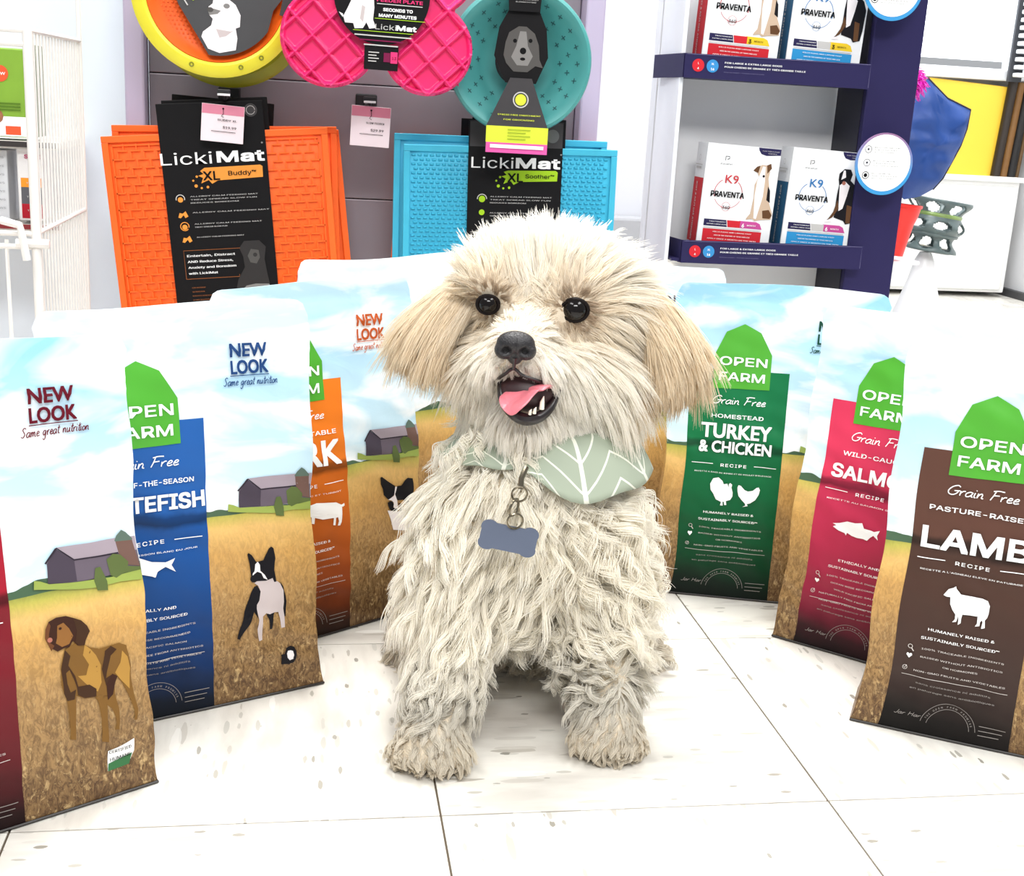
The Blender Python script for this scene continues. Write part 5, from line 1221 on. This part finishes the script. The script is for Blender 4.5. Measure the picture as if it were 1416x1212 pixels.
# shoulders and front legs
sph(bm, (-.058, .045, .150), (.034, .043, .060)); sph(bm, (.046, .050, .150), (.034, .043, .060))
cap(bm, (-.066, .030, .140), (-.069, .000, .075), .034, .026); cap(bm, (-.069, .000, .075), (-.074, -.034, .028), .026, .021)
cap(bm, (.050, .045, .140), (.056, .018, .072), .034, .025); cap(bm, (.056, .018, .072), (.063, -.002, .028), .025, .021)
for cx, cy, sg in ((-.076, -.050, 1), (.066, -.014, 1)):
    sph(bm, (cx, cy, .019), (.027, .030, .018))
    for k, dx in enumerate((-.024, -.009, .008, .023)):
        sph(bm, (cx + dx, cy - .017 - (.006 if k in (1, 2) else 0), .0125), (.0092, .0125, .0105))
# neck
cap(bm, (-.004, .078, .215), (-.004, .085, .310), .060, .058)
# head
sph(bm, (.0, .092, .352), (.074, .066, .056)); sph(bm, (-.004, .060, .306), (.070, .048, .040)); sph(bm, (.03, .07, .29), (.045, .042, .034)); sph(bm, (-.03, .065, .29), (.036, .04, .034))
cap(bm, (-.012, .055, .338), (-.026, .012, .330), .030, .022)
sph(bm, (-.040, .020, .318), (.020, .024, .018)); sph(bm, (-.010, .020, .317), (.022, .026, .018))
# brow ridges with sockets kept shallow, lower jaw
sph(bm, (-.050, .052, .372), (.022, .018, .014)); sph(bm, (.018, .050, .372), (.023, .018, .014))
cap(bm, (-.008, .058, .280), (-.018, .022, .270), .034, .022)
me = bpy.data.meshes.new('body'); bm.to_mesh(me); bm.free()
body = bpy.data.objects.new('body', me); COL.objects.link(body); me.materials.append(SKIN)
r = body.modifiers.new('r', 'REMESH'); r.mode = 'VOXEL'; r.voxel_size = .0042; r.use_smooth_shade = True
s = body.modifiers.new('s', 'SMOOTH'); s.iterations = 4; s.factor = .6
dg = bpy.context.evaluated_depsgraph_get(); dg.update()
me2 = bpy.data.meshes.new_from_object(body.evaluated_get(dg)); me2.name = 'body'
body.modifiers.clear(); body.data = me2; body.parent = dog
if not me2.materials: me2.materials.append(SKIN)

EYES = [Vector((-.0515, .0350, .3585)), Vector((.0178, .0318, .3585))]
NOSE = Vector((-.0275, -.012, .3345)); MOUTH = Vector((-.020, .006, .294))

# ears: soft flaps hanging from the sides of the skull
def ear(sg):
    V = []; F = []; nu, nv = 9, 12
    if sg < 0: top = Vector((-.070, .092, .376)); bot = Vector((-.104, .080, .318)); w0, w1 = .024, .032
    else: top = Vector((.070, .095, .382)); bot = Vector((.108, .082, .314)); w0, w1 = .026, .036
    for j in range(nv + 1):
        t = j / nv; c = top.lerp(bot, t) + Vector((sg * .020 * math.sin(math.pi * t * .9), -.006 * math.sin(math.pi * t), 0))
        wd = (w0 + (w1 - w0) * t) * (math.sqrt(max(0.02, 1 - max(0, (t - .7) / .3) ** 2)))
        for i in range(nu):
            u = i / (nu - 1) * 2 - 1
            V.append(c + Vector((sg * (-.010 * u * u) - sg * .012 * max(0, -u), wd * u * .55, -.10 * wd * u)) + Vector((-sg * .42 * wd * (u < 0) * abs(u), 0, 0)))
    for j in range(nv):
        for i in range(nu - 1):
            a = j * nu + i; F.append((a, a + 1, a + nu + 1, a + nu) if sg > 0 else (a, a + nu, a + nu + 1, a + 1))
    o = mesh_obj('ear', V, F, mat('ear_skin', (196, 172, 138), .8, var=.05), dog, smooth=True)
    md = o.modifiers.new('thickness', 'SOLIDIFY'); md.thickness = .003; md.offset = 0
    return o
ears = [ear(-1), ear(1)]

# ---- hair
def tri_sample(V, T, n, wfun=None):
    A, B, C_ = V[T[:, 0]], V[T[:, 1]], V[T[:, 2]]
    nr = np.cross(B - A, C_ - A); ar = np.linalg.norm(nr, axis=1); nn = nr / np.maximum(ar, 1e-12)[:, None]
    c = (A + B + C_) / 3; wgt = ar.copy()
    if wfun is not None: wgt = wgt * wfun(c, nn)
    wgt = wgt / wgt.sum(); idx = RNG.choice(len(T), n, p=wgt)
    r1 = np.sqrt(RNG.random(n))[:, None]; r2 = RNG.random(n)[:, None]
    P = A[idx] * (1 - r1) + B[idx] * r1 * (1 - r2) + C_[idx] * r1 * r2
    return P, idx
def mesh_np(o):
    me = o.data; V = np.zeros(len(me.vertices) * 3); me.vertices.foreach_get('co', V); V = V.reshape(-1, 3)
    me.calc_loop_triangles(); T = np.zeros(len(me.loop_triangles) * 3, dtype=np.int32); me.loop_triangles.foreach_get('vertices', T); T = T.reshape(-1, 3)
    N = np.zeros(len(me.vertices) * 3); me.vertices.foreach_get('normal', N)
    return V, T, N.reshape(-1, 3)
def unit(a): return a / np.maximum(np.linalg.norm(a, axis=-1, keepdims=True), 1e-9)
def nz3(P, f, seed):
    r = np.random.default_rng(seed); K = r.normal(size=(3, 4, 3)) * f; ph = r.uniform(0, 6.28, (3, 4))
    return np.stack([np.sin(P @ K[i].T + ph[i]).sum(1) for i in range(3)], 1) / 2
def groom(name, m, P, N, prm, nclump, npts=9, rad=(.00028, .00006), seed=1):
    """prm(P, N) -> dict of per-root arrays: length, flow (n,3), lift, curl, wave, clump, fall, col"""
    rg = np.random.default_rng(seed); n = len(P)
    ci = rg.choice(n, min(nclump, n), replace=False)
    kd = kdtree.KDTree(len(ci))
    for i, c in enumerate(ci): kd.insert(P[c], i)
    kd.balance(); near = np.array([kd.find(p)[1] for p in P])
    g = ci[near]
    A = prm(P, N); G = {k: v[g] for k, v in A.items()}
    t = np.linspace(0, 1, npts)[None, :, None]
    nG = N[g]; fl = unit(G['flow'] - nG * (G['flow'] * nG).sum(1, keepdims=True) * .8)
    d0 = unit(nG * G['lift'][:, None] + fl * (1 - G['lift'][:, None]))
    rc = np.random.default_rng(seed + 5); RC = rc.normal(size=(n, 3)); d0 = unit(d0 + RC[g] * .28 * G['mess'][:, None])
    d1 = unit(fl + np.array([0, 0, -1]) * G['fall'][:, None] + nG * .06)
    Ln = (G['length'] * (.75 + .5 * rc.random(n)[g]))[:, None, None] * (.8 + .4 * rg.random(n))[:, None, None]
    path = (d0[:, None] * (t - t ** 2 / 2) * 1.0 + d1[:, None] * (t ** 2 / 2)) * Ln * 1.25
    e1 = unit(np.cross(d1, nG) + 1e-5); e2 = unit(np.cross(d1, e1)); ph = rc.uniform(0, 6.28, n)[g]; hand = np.where(rc.random(n)[g] < .5, -1, 1)
    om = 2 * np.pi * G['wave']
    ang = om[:, None] * t[..., 0] + ph[:, None]
    amp = G['curl'][:, None] * np.minimum(t[..., 0] * 2.2, 1)
    curl = e1[:, None] * (np.cos(ang) - np.cos(ph)[:, None])[..., None] * amp[..., None] + e2[:, None] * (np.sin(ang) * hand[:, None])[..., None] * amp[..., None]
    off = (P - P[g])[:, None] * (1 - G['clump'][:, None, None] * t ** .8)
    jit = rg.normal(size=(n, 1, 3)) * G['length'][:, None, None] * .05 * t
    X = P[g][:, None] + off + path + curl + jit
    X[..., 2] = np.maximum(X[..., 2], .0012)
    hc = bpy.data.hair_curves.new(name); hc.add_curves([npts] * n)
    hc.attributes['position'].data.foreach_set('vector', X.reshape(-1).astype(np.float32)) if 'position' in hc.attributes else None
    R = hc.attributes.get('radius') or hc.attributes.new('radius', 'FLOAT', 'POINT')
    tt = np.tile(t[0, :, 0], n); R.data.foreach_set('value', (rad[0] * (1 - tt) ** .6 + rad[1]).astype(np.float32))
    ca = hc.attributes.new('col', 'FLOAT_COLOR', 'CURVE'); cc = np.concatenate([A['col'], np.ones((n, 1))], 1)
    ca.data.foreach_set('color', cc.reshape(-1).astype(np.float32))
    hc.materials.append(m)
    o = bpy.data.objects.new(name, hc); COL.objects.link(o); o.parent = dog; o['kind'] = 'stuff'
    return o
def hair_mat(name, rough=.55, tip=1.12):
    m = bpy.data.materials.new(name); m.use_nodes = True; nt = m.node_tree; b = nt.nodes['Principled BSDF']
    b.inputs['Roughness'].default_value = rough; b.inputs['Specular IOR Level'].default_value = .35
    a = nt.nodes.new('ShaderNodeAttribute'); a.attribute_name = 'col'; h = nt.nodes.new('ShaderNodeHairInfo')
    r = nt.nodes.new('ShaderNodeMapRange'); r.inputs[3].default_value = .88; r.inputs[4].default_value = 1.06; nt.links.new(h.outputs['Random'], r.inputs[0])
    s_ = nt.nodes.new('ShaderNodeVectorMath'); s_.operation = 'SCALE'; nt.links.new(a.outputs['Color'], s_.inputs[0]); nt.links.new(r.outputs[0], s_.inputs['Scale'])
    nt.links.new(s_.outputs[0], b.inputs['Base Color'])
    tr = nt.nodes.new('ShaderNodeBsdfTranslucent'); nt.links.new(s_.outputs[0], tr.inputs[0])
    mx = nt.nodes.new('ShaderNodeMixShader'); mx.inputs[0].default_value = .45
    nt.links.new(b.outputs[0], mx.inputs[1]); nt.links.new(tr.outputs[0], mx.inputs[2]); nt.links.new(mx.outputs[0], nt.nodes['Material Output'].inputs[0])
    return m
HM = hair_mat('fur_fibre')
def lc_(c): return np.array(lin(c)[:3])
CREAM, WHT_, TAN, BEI, GREY = lc_((254, 250, 240)), lc_((254, 251, 244)), lc_((226, 202, 164)), lc_((240, 224, 196)), lc_((226, 214, 192))
def sm(x, a, b): x = np.clip((x - a) / (b - a), 0, 1); return x * x * (3 - 2 * x)

BV, BT, BN = mesh_np(body)
def headw(c, n): return (c[:, 2] > .238).astype(float) * np.where((c[:, 1] > .12) & (c[:, 2] < .34), .35, 1.)
def bodyw(c, n):
    w_ = (c[:, 2] <= .252).astype(float)
    front = 1.15 - .85 * sm(c[:, 1], .10, .17)
    return w_ * front * np.where(c[:, 2] < .09, 2.0, 1.)
def roots(n, wf):
    P, idx = tri_sample(BV, BT, n, wf); N = unit(BN[BT[idx]].mean(1)); return P, N

# body, legs
def prm_body(P, N):
    x, y, z = P.T; n = len(P)
    leg = (z < .105) & (np.abs(x) > .025) & (y < .07)
    paw = (z < .040) & (y < .04)
    rear = (y > .10) & (z < .05)
    lk = sm(z, .06, .13)
    L_ = .024 + .013 * lk; L_ = np.where(paw, .0110, L_); L_ = np.where(paw & (z < .018), .0075, L_)
    flow = np.stack([x * .3, -.25 * np.ones(n), -np.ones(n)], 1) + nz3(P, 28, 3) * .75
    flow = np.where(paw[:, None], np.stack([x * 0, -np.ones(n), -.5 * np.ones(n)], 1) + nz3(P, 60, 4) * .3, flow)
    # chest bottom fringe hangs down
    lift = np.where(paw, .25, .42); curl = np.where(paw, .0014, .0042) * (.7 + .5 * (nz3(P, 20, 8)[:, 0]))
    wave = np.where(paw, .7, 1.55 + .35 * nz3(P, 15, 9)[:, 1])
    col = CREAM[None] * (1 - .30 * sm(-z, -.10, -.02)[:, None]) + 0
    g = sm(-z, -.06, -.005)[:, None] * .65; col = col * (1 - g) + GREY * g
    return dict(length=L_, flow=flow, lift=lift, curl=np.clip(curl, .0006, .006), wave=np.clip(wave, .4, 2.2), clump=np.where(paw, .75, .86), fall=np.where(paw, .0, .20), mess=np.where(paw, .3, 1.1), col=col)
P, N = roots(BODY_N, bodyw)
k = np.ones(len(P), bool)
P, N = P[k], N[k]
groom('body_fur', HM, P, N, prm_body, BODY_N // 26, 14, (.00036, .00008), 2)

# undercoat: short dense hair so no skin shows
def prm_under(P, N):
    A = prm_body(P, N); A['length'] = A['length'] * .45; A['curl'] = A['curl'] * .4; A['clump'] = A['clump'] * .5; return A

# head
def prm_head(P, N):
    x, y, z = P.T; n = len(P)
    r = P - np.array([-.026, -.004, .338]); rn = unit(r); dn = np.linalg.norm(r, axis=1)
    top = sm(z, .370, .392); crown = sm(z, .375, .40) ; muz = 1 - sm(dn, .030, .060)
    flow = rn + np.stack([np.zeros(n), np.zeros(n), -1.0 * (1 - sm(z, .315, .36))], 1)
    fore = sm(z, .362, .385)
    flow = flow * (1 - fore[:, None]) + fore[:, None] * (np.stack([x * 11, .55 * np.ones(n), .30 * np.ones(n)], 1) + nz3(P, 40, 12) * .35)
    side = sm(np.abs(x + .012), .045, .07) * (1 - fore)
    flow = flow + side[:, None] * np.stack([np.sign(x + .012) * .2, -.1 * np.ones(n), -1. * np.ones(n)], 1)
    # hair between and below the eyes lies up and outward from the nose bridge
    L_ = .014 + .022 * sm(dn, .03, .09); L_ = np.where(z > .385, .026, L_)
    under = (z < .300) & (dn < .09); L_ = np.where(under, .018, L_)
    L_ = np.where((z < .324) & (z > .300) & (np.abs(x + .026) < .016) & (y < .02), .0055, L_)
    ed = np.min([np.linalg.norm(P - np.array(e), axis=1) for e in EYES], axis=0)
    L_ = L_ * (.26 + .74 * sm(ed, .011, .034))
    aw = np.where(ed < .026, 1., 0.)
    ev = P - np.array([EYES[i] for i in np.argmin([np.linalg.norm(P - np.array(e), axis=1) for e in EYES], axis=0)])
    flow = flow + aw[:, None] * unit(ev) * 1.6
    nd = np.linalg.norm(P - np.array(NOSE), axis=1); L_ = L_ * np.where(z < .326, 1., (.35 + .65 * sm(nd, .014, .035)))
    beige = np.exp(-(ed / .030) ** 2) * .8 + .25 * np.exp(-((np.abs(x) - .08) / .03) ** 2) * (z < .37)
    col = WHT_[None] * (1 - beige[:, None]) + BEI[None] * beige[:, None]
    mm = np.exp(-(np.linalg.norm(P - np.array(MOUTH), axis=1) / .024) ** 2)[:, None] * .45; col = col * (1 - mm) + lc_((170, 150, 124)) * mm
    dk = np.exp(-((ed - .010) / .006) ** 2)[:, None] * .75; col = col * (1 - dk) + lc_((150, 120, 90)) * dk
    return dict(length=L_, flow=flow, lift=.26 + .22 * crown, curl=.0012 + .0008 * crown, wave=np.full(n, .5), clump=np.full(n, .38), fall=.30 * (1 - fore), mess=.4 + .4 * crown, col=col)
P, N = roots(HEAD_N, headw)
ed = np.min([np.linalg.norm(P - np.array(e), axis=1) for e in EYES], axis=0)
k = (ed > .0088) & (np.linalg.norm((P - np.array(NOSE)) * np.array([1, 1, 1.2]), axis=1) > .0165)
mo = (P - np.array([-.018, .0, .2895])) / np.array([.0205, .05, .0160]); k &= ~(((mo ** 2).sum(1) < 1) & (P[:, 1] < .045))
P, N = P[k], N[k]
groom('head_fur', HM, P, N, prm_head, HEAD_N // 16, 9, (.00027, .00006), 4)

# ears
for i, e in enumerate(ears):
    V_, T_, N_ = mesh_np(e); sg = -1 if i == 0 else 1
    P, idx = tri_sample(V_, T_, EAR_N); N = unit(N_[T_[idx]].mean(1)); N = N * np.where((N[:, 0] * sg) < 0, -1, 1)[:, None]
    def prm_ear(P, N, sg=sg):
        n = len(P); z = P[:, 2]; t = sm(-z, -.385, -.31)
        flow = np.stack([sg * (.42 - .62 * t), -.12 * np.ones(n) + (P[:, 1] - .08) * 3, -np.ones(n)], 1) + nz3(P, 22, 21) * .10
        base = WHT_ * .5 + BEI * .5
        col = base[None] * (1 - t[:, None]) + (TAN * (.9))[None] * t[:, None]
        st = sm(nz3(P, 45, 31)[:, 0], -.2, .7)[:, None] * .5; col = col * (1 - st) + BEI[None] * st
        return dict(length=np.clip((z - (.290 if sg < 0 else .276)) * .78, .012, .046) , flow=flow, lift=np.full(n, .22), curl=np.full(n, .0012), wave=np.full(n, .8), clump=np.full(n, .35), fall=np.full(n, .5), mess=np.full(n, .10), col=col)
    groom('ear_fur', HM, P, N, prm_ear, EAR_N // 30, 10, (.00028, .00006), 30 + i)

# ---- eyes, nose, mouth
EYM = mat('dog_eye', (12, 7, 6), .12, var=0, spec=.35); RIM = mat('eyelid_dark', (20, 13, 12), .6, var=0, spec=.15)
for e in EYES:
    o = MB().lathe([(.0092 * math.sin(a), -.0092 * math.cos(a)) for a in np.linspace(.01, math.pi - .01, 20)], 28).build('eye', EYM, dog, True); o.location = e; es = .88 if e.x < 0 else 1.10; o.scale = (es, es, es)
    l = MB()
    l.tube([(e.x + .0095 * es * math.cos(a), e.y - .0042 * es + .0022 * abs(math.cos(a)), e.z + .0078 * es * math.sin(a)) for a in np.linspace(0, 2 * math.pi, 25)], .0019, 7, False)
    l.build('eyelid', RIM, dog, True)
NM = mat('dog_nose', (34, 32, 35), .38, var=.2, scale=900, bump=.35)
bm = bmesh.new()
sph(bm, (0, 0, .002), (.0150, .0105, .0098)); sph(bm, (-.0085, -.001, -.003), (.0078, .0085, .0076)); sph(bm, (.0085, -.001, -.003), (.0078, .0085, .0076)); sph(bm, (0, .001, -.008), (.0062, .008, .0068))
men = bpy.data.meshes.new('nose'); bm.to_mesh(men); bm.free(); men.materials.append(NM)
no = bpy.data.objects.new('nose', men); COL.objects.link(no)
r = no.modifiers.new('r', 'REMESH'); r.mode = 'VOXEL'; r.voxel_size = .0008; r.use_smooth_shade = True; s = no.modifiers.new('s', 'SMOOTH'); s.iterations = 6
dg = bpy.context.evaluated_depsgraph_get(); dg.update(); mn = bpy.data.meshes.new_from_object(no.evaluated_get(dg)); no.modifiers.clear()
# press the nostrils in
for v in mn.vertices:
    for sx in (-1, 1):
        dx, dz = (v.co.x - sx * .0075) / .0034, (v.co.z + .0026 + .0) / .0028
        q = dx * dx + dz * dz
        if q < 2.2 and v.co.y < -.002: v.co.y += .0050 * math.exp(-q * 1.1)
    if abs(v.co.x) < .0012 and v.co.y < 0: v.co.y += .0010 * (1 - abs(v.co.x) / .0012)
mn.name = 'nose'; no.data = mn; no.location = NOSE; no.parent = dog
NB = mat('nostril_dark', (8, 7, 8), .7, var=0)
for sx in (-1, 1):
    o = MB().lathe([(0, 0), (.0018, 0), (.0027, .0008), (.0018, .0014)], 14, Matrix.Rotation(math.radians(90), 4, 'X')).build('nostril', NB, no, True)
    o.location = (sx * .0076, -.0052, -.0028)
# open mouth: dark gum line cupping a pink cavity
GUM = mat('dog_gum', (26, 18, 20), .35, var=0, coat=.3); CAV = mat('mouth_inside', (104, 46, 54), .4, var=.1); TNG = mat('dog_tongue', (226, 122, 134), .3, var=.08, scale=300, bump=.25, coat=.3)
def P_(x, y, z): return Vector((x, y, z))
# lower lip: thick crescent
ll = MB(); pts_l = [P_(-.038, .008, .303), P_(-.036, -.001, .292), P_(-.029, -.007, .282), P_(-.018, -.010, .2765), P_(-.006, -.008, .2785), P_(.003, -.002, .286), P_(.008, .008, .296)]
cp = catmull([tuple(p) for p in pts_l], 5); ll.tube(cp, [.0022 + .0028 * math.sin(math.pi * i / (len(cp) - 1)) for i in range(len(cp))], 9)
ll.build('lower_lip', GUM, dog, True)
bm = bmesh.new(); sph(bm, (-.0175, .0065, .2945), (.0225, .0160, .0155))
mm = bpy.data.meshes.new('mouth'); bm.to_mesh(mm); bm.free(); mm.materials.append(mat('mouth_dark', (46, 20, 24), .5, var=0)); mm.polygons.foreach_set('use_smooth', np.ones(len(mm.polygons), bool))
mo_ = bpy.data.objects.new('mouth', mm); COL.objects.link(mo_); mo_.parent = dog
ul = MB(); cp = catmull([(-.040, .006, .304), (-.035, -.006, .3105), (-.028, -.0115, .3165), (-.021, -.0105, .3115), (-.010, -.0075, .3075), (.001, -.002, .303), (.009, .006, .297)], 5)
ul.tube(cp, .0014, 8); ul.build('upper_lip', GUM, dog, True)
MB().tube([(-.0275, -.0175, .327), (-.0278, -.0145, .321), (-.0280, -.0125, .3165)], [.0026, .0014, .0012], 8).build('philtrum', GUM, dog, True)
# tongue
V = []; F = []; path = catmull([(-.006, .010, .296), (-.012, -.004, .3000), (-.020, -.0125, .2965), (-.028, -.0180, .2900), (-.034, -.0195, .2850)], 5); n_ = len(path); m_ = 12
for j, c in enumerate(path):
    t = j / (n_ - 1); wd = (.0125 + .0040 * math.sin(math.pi * min(1, t * 1.1))) * math.sqrt(max(.04, 1 - max(0, (t - .78) / .22) ** 2))
    tg = (path[min(j + 1, n_ - 1)] - path[max(j - 1, 0)]).normalized(); sd = Vector((.86, -.2, .36)).normalized(); sd = (sd - tg * sd.dot(tg)).normalized(); up = sd.cross(tg)
    if up.y > 0 and up.z < 0: up = -up
    for i in range(m_):
        a = 2 * math.pi * i / m_; u = math.cos(a); h_ = math.sin(a) * .0026
        V.append(c + sd * u * wd + up * (h_ + .0020 * u * u - .0016 * math.exp(-(u / .22) ** 2) * (math.sin(a) > 0)))
for j in range(n_ - 1):
    for i in range(m_): F.append((j * m_ + i, j * m_ + (i + 1) % m_, (j + 1) * m_ + (i + 1) % m_, (j + 1) * m_ + i))
F.append(tuple((n_ - 1) * m_ + i for i in range(m_))); F.append(tuple(range(m_))[::-1])
to = mesh_obj('tongue', V, F, TNG, dog, smooth=True); sb = to.modifiers.new('s', 'SUBSURF'); sb.levels = 1; sb.render_levels = 2
TO = mat('dog_tooth', (244, 238, 222), .25, var=0)
for (x, y, z), h_, r_ in (((-.0045, -.0085, .2860), .0095, .0021), ((-.0100, -.0120, .2830), .0042, .0015), ((-.0135, -.0128, .2822), .0034, .0014)):
    MB().tube([(x, y, z - .001), (x + .0002, y - .0005, z + h_ * .5), (x + .0012, y, z + h_)], [r_, r_ * .85, .0003], 8).build('tooth', TO, dog, True)

# ---- bandana
def band_mat():
    m = bpy.data.materials.new('sage_cloth'); m.use_nodes = True; nt = m.node_tree; b = nt.nodes['Principled BSDF']; b.inputs['Roughness'].default_value = .8
    uv = nt.nodes.new('ShaderNodeTexCoord'); sp_ = nt.nodes.new('ShaderNodeSeparateXYZ'); nt.links.new(uv.outputs['UV'], sp_.inputs[0])
    def M_(op, a, b_=None):
        q = nt.nodes.new('ShaderNodeMath'); q.operation = op
        for i, z in enumerate((a, b_)):
            if z is None: continue
            if isinstance(z, (int, float)): q.inputs[i].default_value = z
            else: nt.links.new(z, q.inputs[i])
        return q.outputs[0]
    # leaf veins: V shaped chevrons along a few stems
    u = M_('MULTIPLY', sp_.outputs[0], 8.); v = sp_.outputs[1]
    fu = M_('ABSOLUTE', M_('SUBTRACT', M_('FRACT', u), .5)); stem = M_('LESS_THAN', fu, .03)
    ch = M_('FRACT', M_('ADD', M_('MULTIPLY', v, 2.3), M_('MULTIPLY', fu, 2.4))); vein = M_('LESS_THAN', ch, .10)
    f = M_('MAXIMUM', stem, vein)
    mx = nt.nodes.new('ShaderNodeMix'); mx.data_type = 'RGBA'; nt.links.new(f, mx.inputs['Factor']); mx.inputs[6].default_value = lin((158, 168, 150)); mx.inputs[7].default_value = lin((226, 228, 214))
    nt.links.new(mx.outputs[2], b.inputs['Base Color'])
    return m
bd = empty('bandana', DL, (0, 0, DROT), 'sage green bandana with white leaf veins around the neck of the dog', 'bandana')
def bandana():
    n = 72; m = 10; V = []; F = []; UVs = []
    for i in range(n):
        a = 2 * math.pi * i / n; ca, sa = math.cos(a), math.sin(a)      # a = -90 deg faces the camera
        front = max(0, -sa)
        # outer edge (low) and inner edge (high, hidden in the neck fur)
        ro_x, ro_y = .0975, .090; ri_x, ri_y = .058, .055
        zl = .214 + .004 * (ca > 0) * abs(ca) - .006 * math.exp(-((a - 5.25) / .40) ** 2) + .014 * math.exp(-((a - 4.5) / .25) ** 2); zh = .252 + .010 * ca
        pin = .30 * math.exp(-((a - 4.5) / .20) ** 2)
        for j in range(m + 1):
            t = j / m; tt = t * (1 - pin * .6)
            wf_ = 1 - .55 * math.exp(-((a - 3.9) / .75) ** 4); tt *= wf_
            x = -.001 + ca * (ri_x + (ro_x - ri_x) * tt ** .7); y = .078 + sa * (ri_y + (ro_y - ri_y) * tt ** .7)
            z = zh + (zl - zh) * (t * wf_ ** .5) ** 1.15 + .0022 * math.sin(a * 9 + t * 3) * t
            V.append((x, y, z)); UVs.append((i / n, t))
    for i in range(n):
        for j in range(m):
            F.append((i * (m + 1) + j, ((i + 1) % n) * (m + 1) + j, ((i + 1) % n) * (m + 1) + j + 1, i * (m + 1) + j + 1))
    o = mesh_obj('cloth', V, F, band_mat(), bd, smooth=True)
    ul_ = o.data.uv_layers.new(name='UVMap')
    for p in o.data.polygons:
        for li in p.loop_indices:
            vi = o.data.loops[li].vertex_index; q = UVs[vi]
            w0 = q[0] + (1 if (q[0] < .1 and any(UVs[o.data.loops[l2].vertex_index][0] > .9 for l2 in p.loop_indices)) else 0)
            ul_.data[li].uv = (w0, q[1])
    md = o.modifiers.new('thickness', 'SOLIDIFY'); md.thickness = .0012; md.offset = 1
bandana()

# ---- name tag
def wl(x, y, D):
    v = CD + CR * ((x - 708) / FPX) - CU * ((y - 606) / FPX); return CP + v * D
tp = wl(703, 745, .955)
tg_ = empty('name_tag', tp, (0, math.radians(9), DROT), 'slate blue bone shaped metal tag on the chest of the dog', 'tag')
TM_ = mat('tag_blue', (92, 102, 124), .4, metal=.3, var=.05)
w2, h2 = .0225, .0125
P = []
for cx, cz, a0, a1 in ((w2 - .0065, h2 - .0045, -.45, 2.4), (-w2 + .0065, h2 - .0045, .75, 3.6), (-w2 + .0065, -h2 + .0045, 2.7, 5.55), (w2 - .0065, -h2 + .0045, 3.9, 6.75)):
    P += [(cx + .0068 * math.cos(a), cz + .0068 * math.sin(a)) for a in np.linspace(a0, a1, 10)]
P = [(x, z * .82) for x, z in P]
MB().prism(P, -.0009, .0009).build('plate', TM_, tg_)
RG = mat('steel_ring', (120, 112, 96), .25, metal=.9, var=0)
def ring(c, r, rot, rr=.0009):
    M = Matrix.Translation(c) @ Matrix.Rotation(rot, 4, 'Z')
    return MB().tube([M @ Vector((r * math.cos(a), 0, r * math.sin(a))) for a in np.linspace(0, 2 * math.pi, 21)], rr, 6, False)
ring((.002, -.002, .0155), .0062, .3).build('ring', RG, tg_, True); ring((-.001, -.001, .026), .0068, 1.1, .0011).build('ring', RG, tg_, True); ring((.001, .003, .036), .006, .2, .0009).build('ring', RG, tg_, True)
MB().tube([(.001, .004, .040), (.0, .006, .048), (.002, .012, .056)], .0022, 8).build('clasp', RG, tg_, True)
